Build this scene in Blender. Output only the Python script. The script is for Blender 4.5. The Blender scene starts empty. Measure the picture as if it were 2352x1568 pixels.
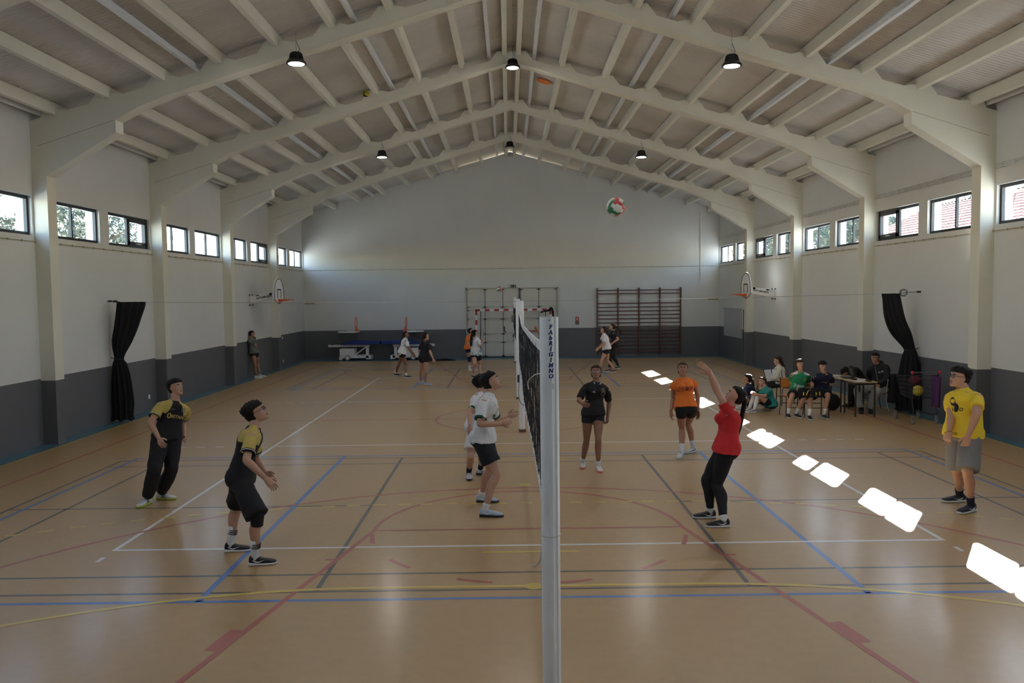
import bpy, bmesh, math, random
from mathutils import Vector, Matrix, noise
from mathutils.bvhtree import BVHTree
D = bpy.data; SC = bpy.context.scene; COL = SC.collection
R = math.radians; PI = math.pi
random.seed(7)

# ---------------------------------------------------------------- camera
def look_camera():
    f, pit, yaw, rol = 1863.8, 0.0590, 0.0039, -0.0116
    cam = D.cameras.new('camera'); co = D.objects.new('camera', cam); COL.objects.link(co)
    cp, sp, cy, sy, cr, sr = math.cos(pit), math.sin(pit), math.cos(yaw), math.sin(yaw), math.cos(rol), math.sin(rol)
    fwd = Vector((sy*cp, cy*cp, -sp)); rt = Vector((cy, -sy, 0)); up = rt.cross(fwd)
    r2 = cr*rt + sr*up; u2 = -sr*rt + cr*up
    m = Matrix((r2, u2, -fwd)).transposed().to_4x4(); m.translation = Vector((-0.198, 0, 2.7155))
    co.matrix_world = m
    cam.sensor_width = 36; cam.lens = f/2352*36; cam.clip_start = .05; cam.clip_end = 500
    SC.camera = co
look_camera()

# ---------------------------------------------------------------- sky, sun, exposure
w = D.worlds.new('sky'); SC.world = w; w.use_nodes = True
nt = w.node_tree; nt.nodes.clear()
sky = nt.nodes.new('ShaderNodeTexSky'); sky.sky_type = 'NISHITA'; sky.sun_disc = False
sky.sun_elevation = R(27.9); sky.sun_rotation = math.atan2(1.044, 1.57); sky.air_density = 1.0; sky.dust_density = .3; sky.ozone_density = 1
bg = nt.nodes.new('ShaderNodeBackground'); bg.inputs[1].default_value = 0.86
ow = nt.nodes.new('ShaderNodeOutputWorld')
nt.links.new(sky.outputs[0], bg.inputs[0]); nt.links.new(bg.outputs[0], ow.inputs[0])
sl = D.lights.new('sun', 'SUN'); sl.energy = 44; sl.angle = R(0.53); sl.color = (1, .97, .92)
so = D.objects.new('sun', sl); COL.objects.link(so); so.location = (30, 45, 30)
so.rotation_euler = Vector((-1.044, -1.57, -1)).to_track_quat('-Z', 'Y').to_euler()
vs = SC.view_settings
SC.display_settings.display_device = 'sRGB'
vs.view_transform = 'Standard'; vs.look = 'None'; vs.gamma = 1; vs.use_curve_mapping = False
vs.exposure = 1.28
SC.cycles.use_denoising = True
SC.cycles.max_bounces = 10; SC.cycles.diffuse_bounces = 6; SC.cycles.glossy_bounces = 3
SC.cycles.transparent_max_bounces = 12; SC.cycles.sample_clamp_indirect = 12

# ---------------------------------------------------------------- helpers
def sg(r, g, b):   # display 0-255 to linear
    return tuple(((c/255+.055)/1.055)**2.4 if c > 10 else c/255/12.92 for c in (r, g, b))
MATS = {}
def mat(name, col, rough=.6, metal=0, spec=.5, var=0, scale=8, bump=0, bscale=60, coat=0, emit=None, sheen=0):
    if name in MATS: return MATS[name]
    m = D.materials.new(name); m.use_nodes = True; t = m.node_tree; b = t.nodes['Principled BSDF']
    b.inputs['Base Color'].default_value = (*col, 1); b.inputs['Roughness'].default_value = rough
    b.inputs['Metallic'].default_value = metal; b.inputs['Specular IOR Level'].default_value = spec
    b.inputs['Coat Weight'].default_value = coat; b.inputs['Sheen Weight'].default_value = sheen
    if emit: b.inputs['Emission Color'].default_value = (*col, 1); b.inputs['Emission Strength'].default_value = emit
    tc = t.nodes.new('ShaderNodeTexCoord')
    n = t.nodes.new('ShaderNodeTexNoise'); n.inputs['Scale'].default_value = scale; n.inputs['Detail'].default_value = 4
    t.links.new(tc.outputs['Object'], n.inputs['Vector'])
    mr = t.nodes.new('ShaderNodeMapRange'); mr.inputs['To Min'].default_value = 1-(var or .03); mr.inputs['To Max'].default_value = 1+(var or .03)
    mr.inputs['From Min'].default_value = .3; mr.inputs['From Max'].default_value = .7
    mx = t.nodes.new('ShaderNodeMix'); mx.data_type = 'RGBA'; mx.blend_type = 'MULTIPLY'; mx.inputs[0].default_value = 1
    mx.inputs[6].default_value = (*col, 1)
    t.links.new(n.outputs['Fac'], mr.inputs['Value']); t.links.new(mr.outputs[0], mx.inputs[7]); t.links.new(mx.outputs[2], b.inputs['Base Color'])
    if bump:
        n2 = t.nodes.new('ShaderNodeTexNoise'); n2.inputs['Scale'].default_value = bscale; n2.inputs['Detail'].default_value = 3
        t.links.new(tc.outputs['Object'], n2.inputs['Vector'])
        bp = t.nodes.new('ShaderNodeBump'); bp.inputs['Strength'].default_value = bump; bp.inputs['Distance'].default_value = .01
        t.links.new(n2.outputs['Fac'], bp.inputs['Height']); t.links.new(bp.outputs[0], b.inputs['Normal'])
    MATS[name] = m
    return m

class MB:
    def __init__(s): s.v = []; s.f = []; s.m = []
    def add(s, vs, fs, mi=0):
        o = len(s.v); s.v += [tuple(p) for p in vs]; s.f += [tuple(o+i for i in f) for f in fs]; s.m += [mi]*len(fs); return s
    def box(s, x0, x1, y0, y1, z0, z1, mi=0, M=None):
        vs = [Vector(p) for p in ((x0,y0,z0),(x1,y0,z0),(x1,y1,z0),(x0,y1,z0),(x0,y0,z1),(x1,y0,z1),(x1,y1,z1),(x0,y1,z1))]
        if M: vs = [M @ p for p in vs]
        return s.add(vs, ((0,3,2,1),(4,5,6,7),(0,1,5,4),(1,2,6,5),(2,3,7,6),(3,0,4,7)), mi)
    def prism(s, poly, axis, a, b, mi=0):   # poly: 2D points in the other two axes, closed loop
        n = len(poly); vs = []
        for t in (a, b):
            for p in poly:
                q = list(p); q.insert(axis, t); vs.append(q)
        fs = [tuple(range(n))[::-1], tuple(range(n, 2*n))] + [(i, (i+1) % n, n+(i+1) % n, n+i) for i in range(n)]
        return s.add(vs, fs, mi)
    def tube(s, pts, r, n=8, mi=0, cap=True, closed=False):
        pts = [Vector(p) for p in pts]; k = len(pts); rs = r if isinstance(r, (list, tuple)) else [r]*k
        vs = []; prev = None
        for i, p in enumerate(pts):
            if closed: d = pts[(i+1) % k]-pts[i-1]
            else: d = pts[min(i+1, k-1)]-pts[max(i-1, 0)]
            d = d.normalized() if d.length > 1e-9 else Vector((0,0,1))
            if prev is None:
                a = Vector((0,0,1)) if abs(d.z) < .9 else Vector((1,0,0)); x = d.cross(a).normalized()
            else:
                x = (prev-d*prev.dot(d)); x = x.normalized() if x.length > 1e-6 else d.orthogonal().normalized()
            prev = x; y = d.cross(x)
            for j in range(n):
                a = 2*PI*j/n; vs.append(p+(x*math.cos(a)+y*math.sin(a))*rs[i])
        fs = []
        for i in range(k if closed else k-1):
            for j in range(n):
                a = i*n+j; b = i*n+(j+1) % n; c = ((i+1) % k)*n
                fs.append((a, b, c+(j+1) % n, c+j))
        if cap and not closed: fs += [tuple(range(n))[::-1], tuple(range((k-1)*n, k*n))]
        return s.add(vs, fs, mi)
    def loft(s, rings, mi=0, cap=True):   # rings: lists of points, same count
        n = len(rings[0]); vs = [p for r in rings for p in r]; fs = []
        for i in range(len(rings)-1):
            for j in range(n): fs.append((i*n+j, i*n+(j+1) % n, (i+1)*n+(j+1) % n, (i+1)*n+j))
        if cap: fs += [tuple(range(n))[::-1], tuple(range((len(rings)-1)*n, len(rings)*n))]
        return s.add(vs, fs, mi)
    def cyl(s, c, r, z0, z1, n=24, mi=0, r2=None):
        return s.tube([(c[0], c[1], z0), (c[0], c[1], z1)], [r, r if r2 is None else r2], n, mi)
    def lathe(s, prof, c=(0,0,0), n=32, mi=0, M=None):
        rings = [[Vector((c[0]+r*math.cos(2*PI*j/n), c[1]+r*math.sin(2*PI*j/n), c[2]+z)) for j in range(n)] for r, z in prof]
        if M: rings = [[M @ p for p in r] for r in rings]
        return s.loft(rings, mi)
    def ball(s, c, r, n=16, mi=0, M=None, sc=(1,1,1)):
        rings = []
        for i in range(n//2+1):
            a = PI*i/(n//2); rr = max(math.sin(a), 1e-3); z = -math.cos(a)
            rings.append([Vector((rr*math.cos(2*PI*j/n)*r*sc[0], rr*math.sin(2*PI*j/n)*r*sc[1], z*r*sc[2])) for j in range(n)])
        if M: rings = [[M @ p for p in q] for q in rings]
        rings = [[p+Vector(c) for p in q] for q in rings]
        return s.loft(rings, mi)
    def mesh(s, name):
        me = D.meshes.new(name); me.from_pydata(s.v, [], s.f)
        me.polygons.foreach_set('material_index', s.m); me.update(); return me
    def build(s, name, mats, parent=None, smooth=False, bevel=0, seg=2, loc=None):
        me = s.mesh(name)
        for m in (mats if isinstance(mats, (list, tuple)) else [mats]): me.materials.append(m)
        bm = bmesh.new(); bm.from_mesh(me); bmesh.ops.recalc_face_normals(bm, faces=bm.faces); bm.to_mesh(me); bm.free()
        if smooth: me.shade_smooth()
        o = D.objects.new(name, me); COL.objects.link(o)
        if parent: o.parent = parent
        if loc: o.location = loc
        if bevel:
            b = o.modifiers.new('bevel', 'BEVEL'); b.width = bevel; b.segments = seg; b.limit_method = 'ANGLE'
        return o
def tag(o, label=None, cat=None, group=None, kind=None):
    for k, v in (('label', label), ('category', cat), ('group', group), ('kind', kind)):
        if v: o[k] = v
    return o
def empty(name, loc=(0,0,0), rz=0, label=None, cat=None, group=None, kind=None):
    o = D.objects.new(name, None); COL.objects.link(o); o.location = loc; o.rotation_euler = (0,0,rz); o.empty_display_size = .2
    return tag(o, label, cat, group, kind)
def copy_tree(o, parent=None):
    c = o.copy(); COL.objects.link(c)
    if parent: c.parent = parent
    for ch in list(o.children): copy_tree(ch, c)
    return c
def smooth_path(pts, k=6):   # catmull-rom
    pts = [Vector(p) for p in pts]; out = []
    for i in range(len(pts)-1):
        a = pts[max(i-1, 0)]; b = pts[i]; c = pts[i+1]; d = pts[min(i+2, len(pts)-1)]
        for j in range(k):
            t = j/k; out.append(.5*((2*b)+(c-a)*t+(2*a-5*b+4*c-d)*t*t+(3*b-a-3*c+d)*t**3))
    out.append(pts[-1]); return out
# ---------------------------------------------------------------- the hall
XL, XR, YB, YF = -8.9, 8.8, -4.6, 34.65
XC = -.05
WALLZ = 6.15
M_wall = mat('painted plaster', (.655, .66, .65), .75, bump=.25, bscale=90, var=.025, scale=1.2)
M_band = mat('grey wall paint', (.12, .122, .132), .55, bump=.25, bscale=90, var=.04, scale=1.5)
M_beam = mat('cream concrete', (.71, .69, .60), .75, bump=.2, bscale=40, var=.03, scale=2)
M_frame = mat('dark window frame', (.018, .02, .024), .4)
M_sill = mat('white reveal', (.8, .8, .8), .7)
GZ = 1.235   # top of the grey band

def top_z(x):  # top line of the portal frame, falls to both sides
    return 8.58-.29*abs(x-XC)
# wall material with both paints comes from geometry: lower part band, upper part plaster
cols_y = [-4.55, .35, 5.25, 10.15, 15.05, 19.95, 24.85, 29.75]
WZ0, WZ1 = 3.88, 4.60
wins = []
for c in cols_y: wins += [(c+.45, c+2.42, c), (c+2.8, c+4.85, c)]
def side_wall(name, xi, xo):
    s = MB(); a, b = min(xi, xo), max(xi, xo)
    s.box(a, b, YB, YF, -.05, GZ, 1); s.box(a, b, YB, YF, GZ, WZ0, 0); s.box(a, b, YB, YF, WZ1, WALLZ, 0)
    ys = [YB]
    for y0, y1, c in wins: ys += [y0, y1]
    ys.append(YF)
    for i in range(0, len(ys), 2): s.box(a, b, ys[i], ys[i+1], WZ0, WZ1, 0)
    return tag(s.build(name, [M_wall, M_band]), kind='structure')
side_wall('wall_left', XL, XL-.3); side_wall('wall_right', XR, XR+.3)
def end_wall(name, y0, y1):
    s = MB(); s.box(XL-.3, XR+.3, y0, y1, -.05, GZ-.015, 1)
    s.prism([(XL-.3, GZ-.015), (XR+.3, GZ-.015), (XR+.3, 6.1), (XC, 8.68), (XL-.3, 6.1)], 1, y0, y1, 0)
    return tag(s.build(name, [M_wall, M_band]), kind='structure')
end_wall('wall_far', YF, YF+.3); end_wall('wall_back', YB-.3, YB)

# floor with scuffs in its gloss and tone
def floor_material(name, base, lines=False):
    m = D.materials.new(name); m.use_nodes = True; t = m.node_tree; b = t.nodes['Principled BSDF']
    tc = t.nodes.new('ShaderNodeTexCoord'); L = t.links.new
    def nz(scale, det=4, dist=0):
        n = t.nodes.new('ShaderNodeTexNoise'); n.inputs['Scale'].default_value = scale; n.inputs['Detail'].default_value = det; n.inputs['Distortion'].default_value = dist
        L(tc.outputs['Object'], n.inputs['Vector']); return n
    def rng(src, a, c, d, e):
        r = t.nodes.new('ShaderNodeMapRange'); L(src, r.inputs['Value'])
        for k, v in zip(('From Min','From Max','To Min','To Max'), (a, c, d, e)): r.inputs[k].default_value = v
        return r.outputs[0]
    big = nz(.35, 3); fine = nz(9, 5)
    f = t.nodes.new('ShaderNodeMath'); f.operation = 'MULTIPLY'
    L(rng(big.outputs['Fac'], .35, .65, .95, 1.06), f.inputs[0]); L(rng(fine.outputs['Fac'], .3, .7, .96, 1.04), f.inputs[1])
    # short scratch marks: stretched, thresholded wave bands
    sc = None
    for ang, s1 in ((.4, 3.1), (1.9, 2.3), (2.7, 3.7)):
        mp = t.nodes.new('ShaderNodeMapping'); mp.inputs['Rotation'].default_value = (0, 0, ang); mp.inputs['Scale'].default_value = (s1*3, s1*38, 1)
        L(tc.outputs['Object'], mp.inputs['Vector'])
        n = t.nodes.new('ShaderNodeTexNoise'); n.inputs['Scale'].default_value = 1.6; n.inputs['Detail'].default_value = 2; n.inputs['Distortion'].default_value = .6
        L(mp.outputs[0], n.inputs['Vector']); o = rng(n.outputs['Fac'], .70, .76, 0, 1)
        if sc is None: sc = o
        else:
            a = t.nodes.new('ShaderNodeMath'); a.operation = 'MAXIMUM'; L(sc, a.inputs[0]); L(o, a.inputs[1]); sc = a.outputs[0]
    mx = t.nodes.new('ShaderNodeMix'); mx.data_type = 'RGBA'; mx.blend_type = 'MULTIPLY'; mx.inputs[0].default_value = 1
    mx.inputs[6].default_value = (*base, 1); L(f.outputs[0], mx.inputs[7])
    m2 = t.nodes.new('ShaderNodeMix'); m2.data_type = 'RGBA'; m2.blend_type = 'MULTIPLY'; m2.inputs[7].default_value = (.8, .78, .76, 1)
    L(rng(sc, 0, 1, 0, .5), m2.inputs[0]); L(mx.outputs[2], m2.inputs[6]); L(m2.outputs[2], b.inputs['Base Color'])
    a = t.nodes.new('ShaderNodeMath'); a.operation = 'ADD'
    L(rng(big.outputs['Fac'], .3, .7, FLR0, FLR1), a.inputs[0]); L(rng(sc, 0, 1, 0, .12), a.inputs[1]); L(a.outputs[0], b.inputs['Roughness'])
    b.inputs['Specular IOR Level'].default_value = 1.0
    b.inputs['IOR'].default_value = 1.75; b.inputs['Coat Weight'].default_value = .45; b.inputs['Coat Roughness'].default_value = .20; b.inputs['Coat IOR'].default_value = 1.5
    bp = t.nodes.new('ShaderNodeBump'); bp.inputs['Strength'].default_value = .12; bp.inputs['Distance'].default_value = .004
    n3 = nz(2.2, 3); L(n3.outputs['Fac'], bp.inputs['Height']); L(bp.outputs[0], b.inputs['Normal'])
    return m
FLR0, FLR1 = .44, .54
M_floor = floor_material('tan sports floor', (.41, .25, .088))
fl = tag(MB().box(XL-.3, XR+.3, YB-.3, YF+.3, -.15, 0).build('floor', M_floor), kind='structure')
# painted court markings, each colour a hair-thin layer of paint on the floor
class Lines(MB):
    def seg(s, x0, y0, x1, y1, w, z):
        d = Vector((x1-x0, y1-y0, 0)); L = d.length; d.normalize(); n = Vector((-d.y, d.x, 0))*w/2
        a = Vector((x0, y0, z)); b = Vector((x1, y1, z))
        s.add([a-n, b-n, b+n, a+n], [(0,1,2,3)])
    def rect(s, x0, y0, x1, y1, z): s.add([(x0,y0,z),(x1,y0,z),(x1,y1,z),(x0,y1,z)], [(0,1,2,3)])
    def frame(s, x0, y0, x1, y1, w, z):
        h = w/2
        s.rect(x0-h, y0-h, x1+h, y0+h, z); s.rect(x0-h, y1-h, x1+h, y1+h, z); s.rect(x0-h, y0+h, x0+h, y1-h, z); s.rect(x1-h, y0+h, x1+h, y1-h, z)
    def arc(s, cx, cy, r, a0, a1, w, z, n=48):
        for i in range(n):
            p = [a0+(a1-a0)*(i+k)/n for k in (0, 1)]
            q = [(cx+(r+o)*math.cos(a), cy+(r+o)*math.sin(a), z) for a, o in ((p[0], -w/2), (p[1], -w/2), (p[1], w/2), (p[0], w/2))]
            s.add(q, [(0,1,2,3)])
MID = 17.6
def mirror(y): return 2*MID-y
black, blue, white, red, yellow = Lines(), Lines(), Lines(), Lines(), Lines()
edge = Lines()
for i in range(1):   # blue border
    edge.rect(XL, YB, -8.53, YF, .0004); edge.rect(8.48, YB, XR, YF, .0004); edge.rect(-8.53, 33.4, 8.48, YF, .0004); edge.rect(-8.53, YB, 8.48, 1.3, .0004)
yellow.frame(-8.5, 1.35, 8.45, 33.37, .05, .0010)
# badminton across the hall, black
for y0, y1 in ((7.32, 13.42), (23.55, 29.55)):
    black.frame(-6.69, y0, 6.69, y1, .04, .0006)
    for x in (-5.94, 5.94): black.seg(x, y0, x, y1, .04, .0006)
    black.seg(-6.69, y0+.46, 6.69, y0+.46, .04, .0006); black.seg(-6.69, y1-.46, 6.69, y1-.46, .04, .0006)
    for x in (-2, 2): black.seg(x, y0, x, y1, .045, .0007)
    ym = (y0+y1)/2
    for s_ in (-1, 1): black.seg(s_*2, ym, s_*6.69, ym, .04, .0006)
# small volleyball courts across the hall, blue
for y0, y1 in ((7.11, 13.62), (23.33, 29.75)):
    blue.frame(-6.5, y0, 6.5, y1, .055, .0009)
    for x in (-3, 3): blue.seg(x, y0, x, y1, .06, .0009)
    for x in (-6.78, 6.78): blue.rect(x-.07, y1, x+.07, y1+.045, .0009)
# main volleyball court, white
white.frame(-4.475, 8.625, 4.475, 26.575, .05, .0012)
for y in (14.6, 20.6):
    white.seg(-4.5, y, 4.5, y, .05, .0012)
    for i in range(5):
        for s_ in (-1, 1): white.rect(s_*(4.7+.345*i+.075)-.075, y-.025, s_*(4.7+.345*i+.075)+.075, y+.025, .0012)
white.rect(-4.5, 8.24, -4.45, 8.39, .0012); white.rect(4.45, 8.24, 4.5, 8.39, .0012)
# basketball, red
red.frame(-7.58, 3.5, 7.55, mirror(3.5), .05, .0014); red.seg(-7.55, 17.58, 7.55, 17.58, .05, .0014)
red.arc(0, 17.58, 1.8, 0, 2*PI, .05, .0014, 72)
for sgn in (1, -1):
    Y = (lambda y: y) if sgn > 0 else mirror
    for s_ in (-1, 1):
        red.seg(s_*1.78, Y(9.24), s_*3.0, Y(3.5), .055, .0015)
        for y in (8.22, 7.34): 
            x = 1.78+(9.24-y)*.2125; red.rect(min(s_*x, s_*(x+.12)), Y(y)-.025, max(s_*x, s_*(x+.12)), Y(y)+.025, .0014)
        x1 = 1.78+(9.24-6.47)*.2125; x2 = 1.78+(9.24-6.10)*.2125
        red.add([(s_*x1, Y(6.47), .0014), (s_*(x1+.13), Y(6.5), .0014), (s_*(x2+.13), Y(6.11), .0014), (s_*x2, Y(6.08), .0014)], [(0,1,2,3)])
    red.seg(-1.78, Y(9.24), 1.78, Y(9.24), .045, .0014)
    a0 = 0 if sgn > 0 else PI
    red.arc(0, Y(9.24), 1.78, a0, a0+PI, .05, .0014, 60)
    for k in range(6):
        aa = a0-PI*(.055+.171*k); red.arc(0, Y(9.24), 1.78, aa, aa-PI*.065, .05, .0014, 6)
    red.arc(0, Y(5.0), 6.22, a0+.07*0, a0+PI, .05, .0013, 90)
    for s_ in (-1, 1): red.seg(s_*6.22, Y(5.0), s_*6.22, Y(3.5), .05, .0013)
    # handball areas, yellow
    g = 1.35
    for s_ in (-1, 1):
        q0, q1 = (PI/2, PI/2-1.45*s_)
        if sgn < 0: q0, q1 = -q0, -q1
        yellow.arc(s_*1.5, Y(g), 6.05, q0, q1, .055, .0018, 50)
        n = 0; a = 0.0
        while a < 1.5:
            b = a+.165/9; m0 = PI/2-s_*a; m1 = PI/2-s_*b
            if sgn < 0: m0, m1 = -m0, -m1
            yellow.arc(s_*1.5, Y(g+.05), 9.0, m0, m1, .05, .0018, 2); a += .325/9
    yellow.seg(-1.5, Y(g+6.05), 1.5, Y(g+6.05), .055, .0018)
    for k in range(-4, 5): yellow.rect(k*.325-.08, Y(g+9.05)-.025, k*.325+.08, Y(g+9.05)+.025, .0018)
    yellow.rect(-.5, Y(8.4)-.025, .52, Y(8.4)+.025, .0017)
    for yy in (7.39, 11.4):
        yellow.add([(0.01+.085*math.cos(2*PI*i/20), Y(yy)+.085*math.sin(2*PI*i/20), .0019) for i in range(20)], [tuple(range(20))])
for nm, ln, c in (('blue_border', edge, (.03, .15, .22)), ('black_court_line', black, (.035, .033, .035)), ('blue_court_line', blue, (.035, .15, .48)),
                  ('white_court_line', white, (.68, .68, .70)), ('red_court_line', red, (.36, .055, .035)), ('yellow_court_line', yellow, (.60, .44, .05))):
    o = ln.build(nm, floor_material('paint '+nm, c), fl)

# portal frames: column, haunch and rafter cast in one piece
def frame_mesh(y0, y1):
    s = MB()
    for sg_ in (-1, 1):
        wall = (XL if sg_ < 0 else XR); inner = (-8.63 if sg_ < 0 else 8.53)
        X = lambda d: XC+sg_*d
        poly = [(wall, -.02), (inner, -.02), (inner, 4.96), (X(7.28), 5.74), (X(7.28), 5.96), (X(6.85), 6.19), (X(6.3), 6.40), (XC, 8.30), (XC, 8.50),
                ]
        # top with raised saddles under each purlin
        d = .0
        for p in PUR:
            poly += [(X(p-.34 if p > .4 else .0), T(p-.34 if p > .4 else 0)-.1), (X(max(p-.2, .02)), T(p)+.0), (X(p+.2), T(p)-.02), (X(p+.36), T(p+.36)-.1)]
        poly += [(wall, T(8.7)-.16)]
        s.prism(poly, 1, y0, y1, 0)
    return s
PUR = [.17, 1.22, 2.26, 3.30, 4.33, 5.37, 6.40, 7.43, 8.42]
def T(d): return 8.60-.29*d
for c in cols_y:
    if c < -1: continue
    y0, y1 = c, c+.3
    s = MB()
    for sg_ in (-1, 1):
        wall = (XL if sg_ < 0 else XR); inner = (-8.63 if sg_ < 0 else 8.53); X = lambda d: XC+sg_*d
        s.prism([(wall, 1.2), (inner, 1.2), (inner, 4.96), (X(7.28), 5.74), (X(7.28), 5.96), (X(6.85), 6.19), (X(6.3), 6.405), (XC, 8.30), (XC, 8.48)]
                + [(X(d), T(d)-.12) for d in (2, 4, 6)] + [(wall, T(8.7)-.12)], 1, y0, y1, 0)
        s.prism([(wall, -.02), (inner, -.02), (inner, 1.2), (wall, 1.2)], 1, y0, y1, 1)
        for p in PUR:
            a = max(p-.36, 0.0); b = p+.36
            if p > 8: b = 8.66
            z = lambda d: T(d)-.12-.02
            s.prism([(X(a), z(a)), (X(b), z(b)), (X(min(p+.18, b)), T(p)+.0), (X(max(p-.18, a)), T(p)+.0)], 1, y0+.001, y1-.001, 0)
        # darker line of the construction joint where haunch meets rafter
        s.prism([(X(7.30), 5.955), (X(8.72), 5.50), (X(8.72), 5.508), (X(7.30), 5.963)], 1, y0-.002, y0+.01, 2)
    tag(s.build('roof_frame', [M_beam, M_band, mat('dark joint line', (.3, .28, .24), .8)]), kind='structure')
# purlins and gutter-like light strips
for sg_ in (-1, 1):
    for p in PUR:
        x = XC+sg_*p; z = T(p)-.09; h = .05
        tag(MB().prism([(x-h, z), (x+h, z), (x+h*1.35, z+.2), (x-h*1.35, z+.2)], 1, YB, YF).build('purlin', M_beam), kind='structure')
    for p in (.55, 2.93, 5.84, 8.68):
        x = XC+sg_*p; z = T(p)-.02
        tag(MB().prism([(x-.04, z), (x+.04, z), (x+.045, z+.09), (x-.045, z+.09)], 1, YB, YF).build('purlin', mat('white metal strip', (.72, .74, .78), .45)), kind='structure')
# corrugated roof sheet, ridges run down the slope
def roof():
    m = D.materials.new('corrugated roof sheet'); m.use_nodes = True; t = m.node_tree; b = t.nodes['Principled BSDF']; L = t.links.new
    tc = t.nodes.new('ShaderNodeTexCoord'); wv = t.nodes.new('ShaderNodeTexWave'); wv.bands_direction = 'Y'; wv.inputs['Scale'].default_value = 3.2
    L(tc.outputs['Object'], wv.inputs['Vector'])
    bp = t.nodes.new('ShaderNodeBump'); bp.inputs['Strength'].default_value = .6; bp.inputs['Distance'].default_value = .02
    L(wv.outputs['Fac'], bp.inputs['Height']); L(bp.outputs[0], b.inputs['Normal'])
    n = t.nodes.new('ShaderNodeTexNoise'); n.inputs['Scale'].default_value = .5; L(tc.outputs['Object'], n.inputs['Vector'])
    cr = t.nodes.new('ShaderNodeValToRGB'); cr.color_ramp.elements[0].position = .35; cr.color_ramp.elements[0].color = (.56, .54, .52, 1)
    cr.color_ramp.elements[1].position = .65; cr.color_ramp.elements[1].color = (.68, .66, .64, 1)
    L(n.outputs['Fac'], cr.inputs[0]); L(cr.outputs[0], b.inputs['Base Color']); b.inputs['Roughness'].default_value = .5
    s = MB()
    z0 = lambda d: T(d)+.12
    for sg_ in (-1, 1):
        X = lambda d: XC+sg_*d
        s.prism([(XC, z0(0)), (X(9.4), z0(9.4)), (X(9.4), z0(9.4)+.08), (XC, z0(0)+.08)], 1, YB-.4, YF+.4, 0)
    tag(s.build('ceiling', m), kind='structure')
roof()

# windows
M_glass = D.materials.new('window glass'); M_glass.use_nodes = True
t = M_glass.node_tree; t.nodes.clear(); tr = t.nodes.new('ShaderNodeBsdfTransparent'); gl = t.nodes.new('ShaderNodeBsdfGlossy'); mx = t.nodes.new('ShaderNodeMixShader'); ou = t.nodes.new('ShaderNodeOutputMaterial')
tr.inputs[0].default_value = (.90, .92, .93, 1); gl.inputs['Roughness'].default_value = .02; mx.inputs[0].default_value = .06
t.links.new(tr.outputs[0], mx.inputs[1]); t.links.new(gl.outputs[0], mx.inputs[2]); t.links.new(mx.outputs[0], ou.inputs[0])
wn = 0
for side in (-1, 1):
    xw = XL if side < 0 else XR
    for i, (y0, y1, c) in enumerate(wins):
        wn += 1
        root = empty('window_%d' % wn, (xw+side*.09, (y0+y1)/2, WZ0), kind='structure')
        w2 = (y1-y0)/2; h = WZ1-WZ0; d = .03; f = .06
        s = MB(); s.box(-d, d, -w2, w2, 0, f); s.box(-d, d, -w2, w2, h-f, h); s.box(-d, d, -w2, -w2+f, f, h-f); s.box(-d, d, w2-f, w2, f, h-f)
        s.build('window_frame', M_frame, root)
        hop = (i % 4 == 3)  # one casement in each second bay tilts open
        if i % 2 == 1 and ((i//2) % 2 == 0): hop = True
        else: hop = False
        MB().box(-d*.8, d*.8, -.025, .025, f, h-f).build('mullion', M_frame, root)
        if hop:
            g = MB(); a0, a1 = .025, w2-f
            g.box(-d-.02, d, a0, a1, f, f+.09); g.box(-d-.02, d, a0, a1, h-f-.07, h-f); g.box(-d-.02, d, a0, a0+.08, f, h-f); g.box(-d-.02, d, a1-.08, a1, f, h-f)
            sash = g.build('sash', M_frame, root)
            MB().box(-side*.045-.012, -side*.045+.012, (a0+a1)/2-.11, (a0+a1)/2+.11, f+.03, f+.055).build('handle', mat('white handle', (.7, .7, .7), .4), sash)
        for a0, a1 in ((-w2+f, -.025), (.025, w2-f)):
            MB().box(-.004, .004, a0, a1, f, h-f).build('pane', M_glass, root)
        # portal that guides the daylight sampling
        pl = D.lights.new('daylight_opening', 'AREA'); pl.shape = 'RECTANGLE'; pl.size = h; pl.size_y = y1-y0; pl.energy = 1
        pl.cycles.is_portal = True
        po = D.objects.new('daylight_opening', pl); COL.objects.link(po); po.location = (xw+side*.14, (y0+y1)/2, (WZ0+WZ1)/2)
        po.rotation_euler = (0, side*PI/2, 0)
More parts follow.
